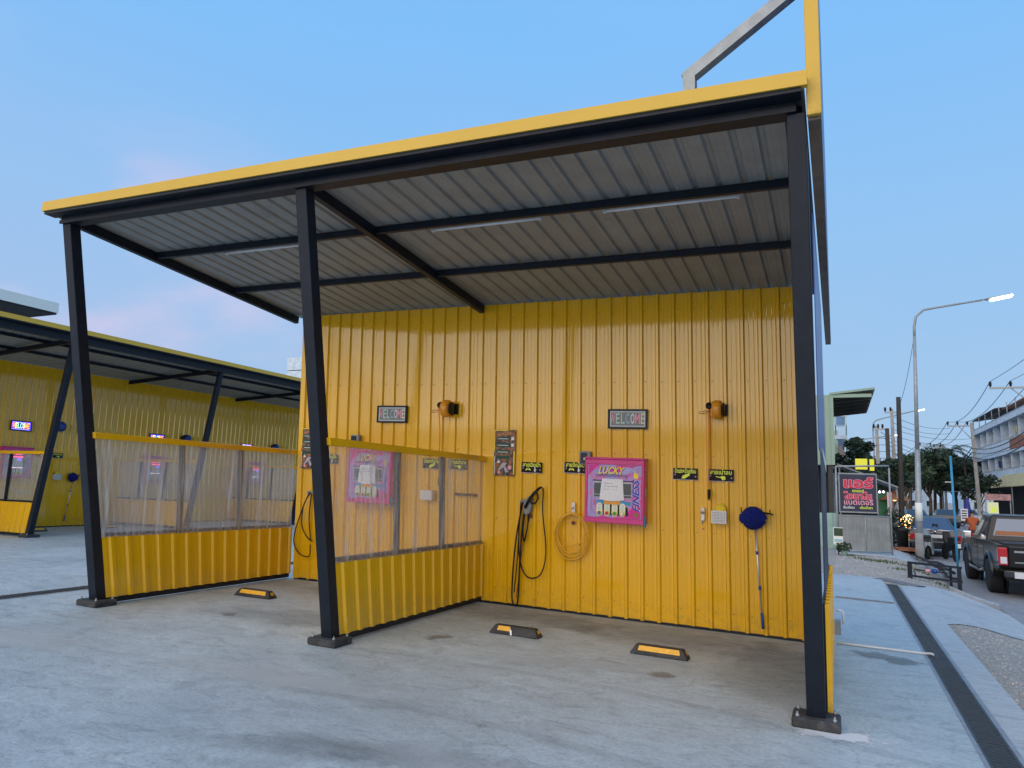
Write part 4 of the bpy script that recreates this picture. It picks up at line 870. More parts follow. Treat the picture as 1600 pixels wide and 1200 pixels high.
# ================================================================== the street beyond
ZR = gz(5)
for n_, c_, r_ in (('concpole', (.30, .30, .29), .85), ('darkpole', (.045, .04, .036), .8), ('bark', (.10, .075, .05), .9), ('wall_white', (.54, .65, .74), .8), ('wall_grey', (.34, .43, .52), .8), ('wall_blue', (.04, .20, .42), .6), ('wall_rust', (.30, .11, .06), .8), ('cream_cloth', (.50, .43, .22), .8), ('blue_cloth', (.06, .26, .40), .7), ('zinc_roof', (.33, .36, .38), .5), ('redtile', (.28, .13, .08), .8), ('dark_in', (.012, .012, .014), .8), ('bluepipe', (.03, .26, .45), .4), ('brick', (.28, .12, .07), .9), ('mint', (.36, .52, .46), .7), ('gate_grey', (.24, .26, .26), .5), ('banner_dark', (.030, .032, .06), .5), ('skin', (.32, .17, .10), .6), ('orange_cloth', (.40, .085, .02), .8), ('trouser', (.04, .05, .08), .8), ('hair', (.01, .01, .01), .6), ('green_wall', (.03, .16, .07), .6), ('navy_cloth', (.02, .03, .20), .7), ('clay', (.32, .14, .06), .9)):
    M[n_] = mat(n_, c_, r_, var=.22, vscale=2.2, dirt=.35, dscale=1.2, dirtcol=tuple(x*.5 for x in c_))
M['glass'] = mat('window_glass', (.03, .04, .05), .06, coat=.5)
M['carblack'] = mat('black_car_paint', (.004, .005, .006), .22, coat=.35, spec=.25, dirt=.15, dirtcol=(.06, .055, .05)); M['carblue'] = mat('silver_car_paint', (.16, .19, .24), .25, metal=.5, coat=1.0)
M['cargrey'] = mat('dark_grey_car_paint', (.018, .022, .030), .22, coat=.5); M['tyre'] = mat('tyre_rubber', (.015, .015, .016), .8, bump=.3); M['rim'] = mat('alloy_rim', (.50, .50, .52), .3, metal=.9)
M['chrome'] = mat('chrome', (.6, .6, .62), .12, metal=1); M['redlamp'] = mat('red_lamp', (.45, .01, .015), .12, coat=.6); M['whitelamp'] = mat('clear_lamp', (.65, .65, .66), .12, coat=.6)
M['platew'] = mat('number_plate', (.62, .64, .66), .5); M['rearglass'] = mat('sky_tinted_rear_glass', (.10, .13, .18), .04, metal=.6, coat=.6)
M['lit'] = emis('lit_lamp', (.85, 1, .95), 14); M['warmlit'] = emis('warm_bulb', (1, .55, .2), 6); M['yellowlit'] = emis('lit_yellow_board', (.85, .80, .05), .9); M['creamlit'] = emis('lit_cream_board', (.80, .82, .50), .75)
M['leaf'] = mat('dark_leaf', (.020, .040, .018), .7, var=.6, vscale=1.6); M['leaf2'] = mat('mid_leaf', (.032, .060, .022), .7, var=.6, vscale=1.6); M['palmleaf'] = mat('palm_leaf', (.028, .052, .026), .6, var=.4, vscale=3)
def box_thing(*a, **k): pass
# ---- gate with air-conditioning sign
t = thing('sheet_gate', 'grey sheet metal gate in a tall pipe frame right of the yellow shed', 'gate', (.16, 19.4, 0), (0, 0, math.atan2(.5, 1.54)))
GW = 1.62
mb = MB(); 
for x in (0, GW): mb.tube([(x, 0, -.05), (x, 0, 2.66)], .028, 8)
mb.tube([(0, 0, 2.66), (GW, 0, 2.72)], .028, 8); mb.tube([(0, 0, 1.13), (GW, 0, 1.13)], .022, 8); mb.tube([(0, 0, .05), (GW, 0, .04)], .022, 8); mb.tube([(.85, 0, .05), (.85, 0, 1.13)], .02, 8); mb.build('gate_frame', 'steel', t)
for a, b in ((.04, .83), (.87, GW-.04)):
    corr(a, b, .07, 1.11, lambda u, w_, d: (u, -.0-d, w_), pitch=.11, depth=.008, base=.04, top=.02, micro=0).build('gate_panel', 'gate_grey', t)
sg = thing('shop_banner', 'dark banner with red Thai lettering hung on the grey pipe gate', 'banner', (.16, 19.4, 0), (0, 0, math.atan2(.5, 1.54)))
mb = MB(); mb.box(.08, 1.18, -.075, -.045, 1.26, 2.42)
mb.build('panel', 'banner_dark', sg)
mb = MB()
for q in ((.05, 1.21, 2.42, 2.46), (.05, 1.21, 1.22, 1.26), (.05, .08, 1.26, 2.42), (1.18, 1.21, 1.26, 2.42)): mb.box(q[0], q[1], -.08, -.04, q[2], q[3])
mb.build('frame', 'steel', sg)
for tx, z, sz, w_, m_, bo in (('แอร์', 2.13, .42, .88, 'redprint', .012), ('รถยนต์', 1.90, .12, .36, 'limeprint', .002), ('ไดนาโม', 1.73, .26, .84, 'redprint', .008), ('แบตเตอรี่', 1.54, .22, .88, 'pinkprint', .004), ('รับซ่อม', 1.38, .10, .34, 'whiteprint', .002), ('เติมน้ำยา', 1.38, .10, .38, 'limeprint', .002)):
    x = .63 if z != 1.38 else (.34 if m_ == 'whiteprint' else .86)
    if m_ == 'redprint': lettering('lettering_outline', tx, sz, 'pinkprint', sg, (x, -.078, z), width=w_+.03, bold=bo+.012)
    lettering('lettering', tx, sz, m_, sg, (x, -.081, z), width=w_, bold=bo)
# green building with louvred canopy
t = thing('green_building', 'sage green clad building with a slatted canopy behind the gate', 'building', (0, 24.8, 0))
mb = MB(); mb.box(-7, .0, 0, 9, 2.95, 5.6); mb.build('upper_wall', 'green_sheet', t)
corr(-3, .14, 2.93, 5.66, lambda u, w_, d: (u, -.03-d, w_), pitch=.2, depth=.02, base=.05).build('cladding', 'green_sheet', t)
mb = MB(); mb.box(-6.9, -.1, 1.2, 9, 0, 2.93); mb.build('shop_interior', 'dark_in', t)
mb = MB(); mb.box(-.12, .06, -.0, .2, 0, 2.93); mb.build('corner_post', 'darkpole', t)
mb = MB(); mb.prism([(.0, 5.66), (1.62, 5.84), (1.62, 5.92), (.0, 5.74)], -.05, 8.2); mb.build('canopy', 'green_sheet', t)
for i in range(6):
    y = .25+i*1.35; mb = MB(); mb.beam((.1, y, 5.58), (1.55, y, 5.74), .10, .14); mb.build('canopy_beam', 'darkpole', t)
mb = MB(); mb.box(.0, 1.5, 0, .05, 5.55, 5.68); mb.build('canopy_trim', 'green_sheet', t)
t = thing('green_fence', 'low pale green sheet fence at the left of the grey gate', 'fence', (-.4, 21, 0))
corr(-1.5, .56, 0, 1.15, lambda u, w_, d: (u, -d, w_), pitch=.2, depth=.02, micro=0).build('sheet', 'mint', t)
mb = MB(); mb.box(-1.5, .56, .01, .05, 1.1, 1.16); mb.build('rail', 'mint', t)
t = thing('roadside_sign', 'small white and green notice board standing before the grey gate', 'sign', (.17, 17.95, 0))
mb = MB(); mb.box(-.13, .13, -.02, 0, .30, .80); mb.build('board', 'whiteprint', t)
mb = MB(); mb.box(-.11, .13, -.024, -.021, .55, .78); mb.build('green_band', 'leafprint', t) if 'leafprint' in M else mb.build('green_band', 'palmleaf', t)
mb = MB(); mb.box(-.10, .11, -.024, -.021, .38, .46); mb.build('blue_band', 'blueled', t)
mb = MB(); mb.box(-.02, .02, 0, .03, 0, .6); mb.build('stake', 'darkpole', t)
t = thing('potted_plant', 'small leafy plant in a pale green pot at the foot of the gate', 'plant', (.32, 17.9, gz(.3)-.02))
mb = MB(); mb.lathe((0, 0, 0), [(.07, 0), (.09, .15), (.10, .16), (.08, .16)], 12); mb.build('pot', 'mint', t)
rl = random.Random(8)
def leaves(mb, c, r, n, s, rnd, flat=.8, hollow=.3):
    for _ in range(n):
        d = Vector((rnd.gauss(0, 1), rnd.gauss(0, 1), rnd.gauss(0, 1))).normalized()*r*(hollow+(1-hollow)*rnd.random()**.5)
        p = Vector(c)+Vector((d.x, d.y, d.z*flat)); a = Vector((rnd.uniform(-1, 1), rnd.uniform(-1, 1), rnd.uniform(-.6, .6))).normalized(); b_ = a.cross(Vector((rnd.uniform(-1, 1), rnd.uniform(-1, 1), rnd.uniform(-1, 1)))).normalized(); k = s*rnd.uniform(.6, 1.3)
        i = mb.add([p-a*k, p+b_*k*.45, p+a*k, p-b_*k*.45]); mb.face([i, i+1, i+2, i+3])
mb = MB(); leaves(mb, (0, 0, .26), .22, 170, .055, rl, .7); mb.build('foliage', 'leaf2', t)
# ---- little food stall with bulbs behind the gate
t = thing('food_stall', 'white roofed stall with a green wall and warm bulbs behind the gate', 'stall', (1.4, 30, 0))
mb = MB(); mb.prism([(-1.2, 3.15), (1.25, 2.15), (1.25, 2.22), (-1.2, 3.22)], -.3, 3.0); mb.build('roof', 'zinc_roof', t)
mb = MB(); mb.box(.42, .98, 0, .08, 0, 2.0); mb.build('green_wall', 'green_wall', t)
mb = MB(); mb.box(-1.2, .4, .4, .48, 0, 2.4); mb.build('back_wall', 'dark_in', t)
for x in (-1.1, 1.15): mb = MB(); mb.box(x-.03, x+.03, -.2, -.14, -.1, 2.25 if x > 0 else 3.1); mb.build('post', 'steel', t)
for x, z in ((.47, 1.98), (.62, 1.99)): mb = MB(); mb.lathe((x, -.35, z), [(0, -.05), (.045, -.03), (.05, .01), (.02, .06), (0, .07)], 8); mb.build('bulb', 'ledwhite', t)
mb = MB(); mb.box(-.45, .03, -.36, -.31, 2.95, 3.42); mb.box(.12, .3, -.36, -.31, 2.9, 3.4); mb.build('yellow_board', 'yellowlit', t)
t = thing('parasol', 'tan market parasol lit from below by a warm bulb', 'parasol', (2.42, 30.3, ZR+.1))
mb = MB(); n = 8; rings = [[(r*math.cos(2*PI*k/n), r*math.sin(2*PI*k/n), z) for k in range(n)] for r, z in ((.02, 2.35), (.35, 2.2), (.7, 1.92))]
mb.loft(rings, closed=True); mb.build('canopy', 'clay', t)
mb = MB(); mb.tube([(0, 0, 0), (0, 0, 2.4)], .02, 6); mb.build('pole', 'steel', t)
mb = MB(); mb.lathe((.05, -.2, 1.95), [(0, -.07), (.08, -.03), (.08, .03), (0, .07)], 8); mb.build('bulb', 'warmlit', t)
t = thing('standing_flag', 'narrow red and white banner standing at the right end of the gate', 'banner', (2.26, 29.6, ZR))
mb = MB(); mb.box(-.06, .08, -.02, .02, 1.2, 2.35); mb.build('cloth', 'pinkprint', t)
mb = MB(); mb.box(-.11, -.06, -.02, .02, 0, 2.35); mb.build('pole', 'whiteprint', t)
# brick planter, shrubs lit by warm fairy lights
t = thing('brick_planter', 'low broken row of orange bricks on the pavement beyond the gate', 'planter', (2.15, 24.6, gz(2.2)))
rb = random.Random(11)
for i in range(9):
    for j in range(2):
        mb = MB(); mb.cbox((0, 0, 0), (.11, .09, .06)); o = mb.build('brick', 'brick', t, (-.28+i*.115+.05*(j % 2), rb.uniform(-.04, .04), .04+j*.068), (rb.uniform(-.1, .1), rb.uniform(-.1, .1), rb.uniform(-.2, .2)))
def shrub(label, loc, r, h, n, m='leaf', seed=1, s=.07):
    t = thing('shrub', label, 'shrub', loc); rnd = random.Random(seed); mb = MB(); leaves(mb, (0, 0, h*.55), r, n, s, rnd, h/r*.5); mb.build('foliage', m, t)
    mb = MB()
    for k in range(4): mb.tube([(0, 0, 0), (rnd.uniform(-r, r)*.5, rnd.uniform(-r, r)*.5, h*.7)], .012, 4)
    mb.build('stem', 'bark', t); return t
shrub('dark leafy shrub behind the row of orange bricks', (2.1, 25.6, gz(2.2)), .45, 1.5, 700, seed=2)
shrub('small dark shrub beside the tall dark pole beyond the gate', (2.75, 28.6, ZR), .4, 1.2, 500, seed=3)
t = thing('fairy_light_bush', 'small bush glowing with warm yellow fairy lights left of the lamp post', 'bush', (2.72, 27.2, ZR))
rnd = random.Random(6); mb = MB(); leaves(mb, (0, 0, .85), .42, 420, .06, rnd, 1.3); mb.build('foliage', 'leaf2', t)
mb = MB()
for _ in range(120):
    d = Vector((rnd.gauss(0, 1), rnd.gauss(0, 1), rnd.gauss(0, 1))).normalized()*.44; mb.cbox((d.x*.8+.08*d.z, d.y, .9+d.z*1.25), (.03, .03, .035))
mb.build('fairy_lights', 'warmlit', t)
t = thing('waste_bin', 'black waste bin standing behind the lamp post', 'bin', (2.35, 25.0, gz(2.35)))
mb = MB(); mb.lathe((0, 0, 0), [(.16, 0), (.22, .75), (.24, .78), (.22, .85), (.1, .9)], 14); mb.build('body', 'black', t)
# ---- lamp posts
def lamp_post(label, base, top, arm, lit=True, r=(.10, .045)):
    t = thing('lamp_post', label, 'lamp post', base, group=None)
    b = Vector((0, 0, 0)); tp = Vector(top)-Vector(base); ar = Vector(arm)-Vector(base)
    mb = MB(); hz = tp.z; mb.tube([(0, 0, -.3), (tp.x*.45, 0, hz*.45)], [r[0], r[0]*.72], 10); mb.tube([(tp.x*.45, 0, hz*.45), (tp.x*.93, tp.y*.93, hz*.93)], [r[0]*.62, r[1]*1.1], 10); mb.build('pole', 'steel', t)
    mb = MB(); mb.tube([(tp.x*.92, tp.y*.92, hz*.92), tp*.97, tp+Vector((.06, 0, .12)), tp+Vector((.30, 0, .34)), tp+(ar-tp)*.3+Vector((0, 0, .22)), ar], [r[1], r[1], r[1]*.9, r[1]*.85, r[1]*.8, r[1]*.7], 8); mb.build('arm', 'steel', t)
    d = (ar-tp); d.z *= .6; d.normalize(); e = ar+d*.75
    mb = MB(); mb.beam(ar, e, .20, .07, w1=.14, h1=.04); bevel(mb.build('lamp_head', 'steel', t), .015, 1)
    mb = MB(); mb.beam(ar+d*.12-Vector((0, 0, .055)), e-Vector((0, 0, .045)), .24, .05); bevel(mb.build('lamp_lens', 'lit', t), .015, 1)
    return t
t = lamp_post('tall grey street lamp nearest the shed, its lamp lit above the road', (2.63, 22.0, gz(2.6)), (2.79, 22, 7.85), (4.95, 22, 8.42), r=(.115, .045))
mb = MB(); mb.lathe((.003, 0, .0), [(.135, -.1), (.128, .35), (.125, .9)], 12); mb.build('concrete_foot', 'concpole', t)
mb = MB(); mb.lathe((.012, 0, .52), [(.119, 0), (.118, .22)], 12); mb.build('red_band', 'clay', t)
mb = MB(); mb.lathe((.03, 0, 1.3), [(.112, 0), (.108, .6)], 12); mb.build('white_notice', 'whiteprint', t)
lamp_post('second street lamp along the left kerb, lit, its arm reaching to the nearest lamp post', (3.43, 70, ZR), (3.43, 70, 8.7), (7.0, 70, 9.9), r=(.12, .07))
lamp_post('third street lamp, furthest and faintest along the left kerb', (3.25, 94, ZR), (3.25, 94, 8.7), (6.6, 94, 9.5), r=(.13, .08))
def pole(name, label, base, top, r0, r1, m, cat='pole'):
    t = thing(name, label, cat, base); mb = MB(); tp = Vector(top)-Vector(base); mb.tube([(0, 0, -.2), tp], [r0, r1], 8); mb.build('shaft', m, t); return t
pole('dark_pole', 'dark wooden pole rising just left of the nearest lamp post', (2.54, 27.8, ZR), (2.62, 27.8, 5.9), .115, .085, 'darkpole')
pole('dark_pole', 'shorter dark pole further back above the yellow board', (4.02, 60, ZR), (4.02, 60, 7.4), .18, .15, 'darkpole')
def power_pole(label, x, y, z, xl, xr_, group='power poles', n=3, brace=True, m='concpole', lean=0):
    t = thing('power_pole', label, 'power pole', (x, y, ZR), group=None)
    mb = MB(); mb.beam((-lean, 0, -.3), (0, 0, z-ZR+.3), .36, .30, (0, 1, 0), .22, .20); mb.build('shaft', m, t)
    mb = MB(); mb.box(xl-x, xr_-x, -.12, 0, z-ZR-.06, z-ZR+.07); mb.build('crossarm', 'steel', t)
    for i in range(n):
        X = xl-x+.05+(xr_-xl-.5)*i/(n-1) if n > 1 else 0
        mb = MB(); mb.lathe((X, -.06, z-ZR+.07), [(.05, 0), (.05, .08), (.11, .10), (.06, .16), (.12, .20), (.06, .26), (.10, .30), (.03, .38)], 8); mb.build('insulator', 'black', t)
    if brace: mb = MB(); mb.tube([((xl-x)*.55, -.06, z-ZR), (0, -.06, z-ZR-1.3)], .035, 5); mb.build('brace', 'steel', t)
    return t
power_pole('nearest concrete power pole on the right side, its crossarm reaching into view', 12.1, 50, 9.15, 9.55, 12.3)
power_pole('middle concrete power pole on the right side, standing at the end of the apartment block', 12.1, 75, 8.9, 10.08, 12.2, lean=-.3)
power_pole('far power pole on the right side, standing before the dark trees', 13.75, 110, 9.25, 10.9, 13.9)
power_pole('twin far power pole just left of the far one', 13.1, 108, 8.9, 12.4, 13.6, n=2, brace=False)
t = power_pole('concrete power pole hidden behind the tall dark pole on the left side', 4.55, 62, 8.9, 4.0, 4.9, n=2, brace=False)
t = power_pole('small power pole with a ladder of insulators at the far left kerb', 3.32, 61, 7.4, 3.05, 4.2, n=3, brace=False)
mb = MB()
for k in range(4): mb.box(.1, .85, -.05, .05, 5.0-ZR+k*.55, 5.06-ZR+k*.55); mb.lathe((.8, 0, 5.06-ZR+k*.55), [(.05, 0), (.09, .1), (.03, .2)], 6)
mb.build('side_arm', 'steel', t)
def wire(label, a, b, sag, r=.02, grp='overhead wires'):
    a, b = Vector(a), Vector(b); t = MB(); t.tube([a.lerp(b, i/14)-Vector((0, 0, sag*4*(i/14)*(1-i/14))) for i in range(15)], r, 4, cap=False)
    o = t.build('overhead_wire', 'black'); tag(o, label, 'wire', grp)
for i in range(3):
    pa = (9.6+i*1.12, 50, 9.6); pb = (10.13+i*.8, 75, 9.35); pc = (10.95+i*1.2, 110, 9.65); pz = (9.3+i*1.3, 14, 10.0)
    ps = ('leftmost', 'middle', 'rightmost')[i]
    wire(ps+' overhead wire running from the nearest power pole out of the picture', pz, pa, .5, .016); wire(ps+' overhead wire between the nearest and the middle power pole', pa, pb, .9, .022); wire(ps+' overhead wire between the middle and the far power pole', pb, pc, .9, .028)
    wire(ps+' overhead wire running on beyond the far power pole', pc, (8+i, 190, 9.5), .8, .03)
for i, (z0, z1) in enumerate(((7.4, 6.9), (7.0, 6.5), (6.5, 6.1))):
    ps = ('upper', 'middle', 'lowest')[i]
    wire(ps+' drooping cable from the nearest power pole out of the picture', (12.1, 20, z0), (12.0, 50, z1), .7, .03, 'low cables'); wire(ps+' drooping cable before the apartment block, between near and middle poles', (12.0, 50, z1), (12.0, 75, z0-.6), .7, .04, 'low cables'); wire(ps+' drooping cable between the middle and far power poles', (12.0, 75, z0-.6), (13.6, 110, z1-.6), .7, .045, 'low cables')
for i in range(4):
    ps = ('top', 'second', 'third', 'lowest')[i]
    wire(ps+' thin wire crossing the street from left to right poles', (4.6, 62, 8.6-i*.55), (10.3 if i < 2 else 12, 75, 8.7-i*.5), .4, .018, 'street crossing wires')
    wire(ps+' thin wire from the pole with side arms to the far pole', (3.6+.2*i, 61, 7.2-i*.5), (12.5, 108, 8.3-i*.4), .6, .022, 'street crossing wires')
wire('thin stay wire hanging from the nearest lamp post to the dark pole', (2.77, 22, 7.3), (2.66, 27.8, 5.6), .25, .009, None)
# ---- meter stand and blue pipe
t = thing('meter_stand', 'low black steel frame holding a blue water meter beside the driveway', 'frame', (1.60, 12.55, 0))
ax, bx_, zt, zt2 = 0.0, .95, .30, .245
mb = MB(); mb.beam((0, 0, -.05), (0, 0, zt), .09, .07, (0, 1, 0)); mb.beam((.95, .08, -.35), (.95, .08, zt2), .07, .07, (0, 1, 0)); mb.beam((-.04, 0, zt), (1.0, .08, zt2), .05, .05); mb.beam((0, 0, .02), (.98, .08, -.06), .045, .045); mb.beam((.80, .2, zt2), (.80, .2, -.28), .05, .05, (0, 1, 0)); mb.build('frame', 'navy', t)
mb = MB(); mb.tube([(.10, .03, .04), (.10, .03, .15), (.30, .03, .145), (.70, .05, .12), (.78, .06, .12), (.78, .06, -.02)], .014, 6); mb.build('pipe', 'black', t)
mb = MB(); mb.lathe((.48, .03, .15), [(.0, -.06), (.05, -.055), (.055, .03), (.03, .04), (0, .045)], 12); mb.build('meter', 'bluep', t)
mb = MB(); mb.lathe((.30, .03, .145), [(.028, 0), (.032, .04), (.032, .08), (.02, .10)], 8, 'x'); mb.build('valve', 'pinkprint', t)
t = thing('blue_pipe', 'thin upright blue water pipe standing by the low black frame', 'pipe', (2.545, 12.75, gz(2.5)))
mb = MB(); mb.tube([(0, 0, 0), (-.01, 0, 1.6), (-.03, 0, 2.95)], .024, 8); mb.build('pipe', 'bluepipe', t)
mb = MB(); mb.box(-.16, .0, -.01, .01, 2.36, 2.375); mb.build('tie', 'whiteprint', t)
for k, (a, b) in enumerate((((2.45, 23.2, gz(2.4)+.05), (2.3, 13.4, .22)), ((2.7, 22.8, gz(2.7)+.05), (2.45, 13.0, .10)), ((2.85, 19, ZR+.05), (2.6, 13.2, -.1)))):
    mb = MB(); mb.tube([Vector(a).lerp(Vector(b), i/8)+Vector((.05*math.sin(i), 0, .02*math.sin(2*i))) for i in range(9)], .035, 6); o = mb.build('black_pipe', 'hose'); tag(o, ('long black pipe lying from the lamp post to the meter frame, uppermost', 'second black pipe lying between lamp post and meter frame', 'short black pipe lying nearest the road')[k], 'pipe')

# ---- vehicles
def wheel(t, x, y, r, w, side, name='wheel'):
    mb = MB(); mb.lathe((x, y, r), [(r*.6, -w/2), (r*.93, -w/2), (r, -w*.38), (r, w*.38), (r*.93, w/2), (r*.6, w/2)], 26, 'x'); o = mb.build(name, 'tyre', t)
    mb = MB(); s_ = side; mb.lathe((x+s_*w*.30, y, r), [(r*.64, -.01), (r*.64, s_*.02), (r*.58, s_*.02), (r*.52, -s_*.01), (0.03, -s_*.01)], 22, 'x')
    for k in range(6):
        a = 2*PI*k/6; mb.beam((x+s_*w*.36, y+.04*math.cos(a), r+.04*math.sin(a)), (x+s_*w*.36, y+r*.6*math.cos(a), r+r*.6*math.sin(a)), .05, .03, (1, 0, 0))
    mb.build('rim', 'rim', o); return o
def quadpanel(name, m, parent, q, poly, out=.006, th=.008):
    """polygon given in (u, v) of the bilinear quad q (bl, br, tr, tl), set proud of it"""
    bl, br_, tr_, tl = map(Vector, q); n_ = (br_-bl).cross(tl-bl).normalized()
    P = lambda u, v: (bl*(1-u)+br_*u)*(1-v)+(tl*(1-u)+tr_*u)*v
    mb = MB(); k = len(poly); b = mb.add([P(*p)+n_*out for p in poly]+[P(*p)-n_*th for p in poly]); mb.face([b+i for i in range(k)])
    for i in range(k): j = (i+1) % k; mb.face([b+i, b+k+i, b+k+j, b+j])
    return mb.build(name, m, parent)
def arch(cy, r, z0, n=10): return [(cy+r*math.cos(a), z0+r*math.sin(a)) for a in [PI*k/n for k in range(n+1)]]
def pickup(loc, label):
    t = thing('pickup_truck', label, 'pickup truck', loc); W = .88; r = .385
    side = [(.06, .62), (.80, .56)]+list(reversed(arch(1.25, .46, .42)))+[(1.75, .44), (3.85, .44)]+list(reversed(arch(4.33, .46, .42)))+[(4.85, .48), (5.20, .52), (5.22, .85), (5.05, 1.04), (3.70, 1.14), (1.80, 1.16), (.03, 1.13), (.03, .70)]
    mb = MB(); mb.prism(side, -W, W, 'x'); o = bevel(mb.build('body', 'carblack', t), .045, 3)
    for p in o.data.polygons: p.use_smooth = False
    q0 = dict(a=(-.83, 1.82, 1.12), b=(.83, 1.82, 1.12), c=(.83, 3.82, 1.10), d=(-.83, 3.82, 1.10), e=(-.66, 2.02, 1.74), f=(.66, 2.02, 1.74), g=(.66, 3.05, 1.76), h=(-.66, 3.05, 1.76))
    mb = MB(); b = mb.add([q0[k] for k in 'abcdefgh'])
    for f_ in ((3, 2, 1, 0), (4, 5, 6, 7), (0, 1, 5, 4), (1, 2, 6, 5), (2, 3, 7, 6), (3, 0, 4, 7)): mb.face([b+i for i in f_])
    bevel(mb.build('cab', 'carblack', t), .05, 3)
    quadpanel('rear_window', 'rearglass', t, (q0['a'], q0['b'], q0['f'], q0['e']), [(.08, .22), (.92, .22), (.90, .86), (.10, .86)], .008)
    quadpanel('rear_shelf', 'clay', t, (q0['a'], q0['b'], q0['f'], q0['e']), [(.10, .24), (.90, .24), (.89, .40), (.11, .40)], .010, .004)
    quadpanel('windscreen', 'glass', t, (q0['c'], q0['d'], q0['h'], q0['g']), [(.06, .08), (.94, .08), (.94, .92), (.06, .92)], .008)
    for s_, A, B_, C_, D_ in ((-1, 'd', 'a', 'e', 'h'), (1, 'b', 'c', 'g', 'f')):
        ys = [(.48, .14), (.90, .14), (.84, .84), (.52, .86)] if s_ < 0 else [(.10, .14), (.52, .14), (.48, .86), (.16, .84)]
        yf = [(.05, .14), (.45, .14), (.49, .86), (.26, .84)] if s_ < 0 else [(.55, .14), (.95, .14), (.74, .84), (.51, .86)]
        quadpanel('side_window', 'glass', t, tuple(q0[k] for k in (A, B_, C_, D_)), ys, .007); quadpanel('side_window', 'glass', t, tuple(q0[k] for k in (A, B_, C_, D_)), yf, .007)
    # bed opening, tailgate
    mb = MB(); mb.box(-.74, .74, .14, 1.72, 1.10, 1.165); mb.build('bed_cover', 'black', t)
    mb = MB(); mb.box(-.71, .71, -.012, .05, .66, 1.11); o = bevel(mb.build('tailgate', 'carblack', t), .02, 2)
    mb = MB(); mb.box(-.60, .60, -.020, -.011, .98, 1.02); mb.build('tailgate_crease', 'chrome', o)
    mb = MB(); mb.box(-.60, .60, -.018, -.011, .76, .785); mb.build('tailgate_crease', 'chrome', o)
    mb = MB(); mb.box(-.10, .10, -.035, -.011, .93, .99); mb.build('handle', 'chrome', o)
    mb = MB(); mb.box(-.80, .80, -.13, .03, .46, .60); bevel(mb.build('rear_bumper', 'cargrey', t), .02, 2)
    mb = MB(); mb.box(-.64, -.28, -.138, -.128, .45, .58); mb.build('number_plate', 'platew', t)
    for s_ in (-1, 1):
        mb = MB(); mb.box(min(s_*.72, s_*.895), max(s_*.72, s_*.895), -.012, .16, .70, 1.08); l_ = bevel(mb.build('tail_lamp', 'redlamp', t), .018, 2)
        mb = MB(); mb.box(min(s_*.74, s_*.86), max(s_*.74, s_*.86), -.020, -.010, .74, .88); mb.build('reversing_lens', 'whitelamp', l_)
        for y in (1.25, 4.33):
            wheel(t, s_*.79, y, r, .245, s_)
            pts = [(s_*.885, y+.47*math.cos(a), .42+.47*math.sin(a)) for a in [PI*k/14 for k in range(15)]]
            mb = MB(); mb.tube(pts, .045, 6); mb.build('wheel_flare', 'cargrey', t)
            mb = MB(); mb.lathe((s_*.60, y, .40), [(.45, -.02), (.45, .02)], 16, 'x'); mb.build('wheel_well', 'black', t)
        mb = MB(); mb.cbox((s_*.99, 3.32, 1.20), (.20, .10, .20)); bevel(mb.build('wing_mirror', 'chrome', t), .03, 2)
        mb = MB(); mb.tube([(s_*.90, 1.95, .46), (s_*.93, 2.1, .42), (s_*.93, 3.6, .42), (s_*.90, 3.75, .46)], .03, 6); mb.build('side_step', 'chrome', t)
        for y in (2.72, 1.86, 3.62):
            mb = MB(); mb.box(min(s_*.879, s_*.884), max(s_*.879, s_*.884), y-.004, y+.004, .52, 1.10); mb.build('door_seam', 'black', t)
        for y in (2.55, 3.48-.02): mb = MB(); mb.cbox((s_*.895, y-.35 if y < 3 else y-.62, .98), (.03, .14, .03)); mb.build('door_handle', 'chrome', t)
    mb = MB(); mb.tube([(-.70, 2.1, 1.74), (-.70, 2.1, 1.79), (-.70, 3.0, 1.80), (-.70, 3.0, 1.75)], .014, 5); mb.tube([(.70, 2.1, 1.74), (.70, 2.1, 1.79), (.70, 3.0, 1.80), (.70, 3.0, 1.75)], .014, 5); mb.build('roof_rail', 'chrome', t)
    mb = MB(); mb.box(-.7, .7, .3, 5.0, .36, .48); mb.build('underbody', 'black', t)
    return t
pickup((4.22, 12.9, ZR+.002), 'black double cab pickup truck parked by the road, cut off by the right picture edge')
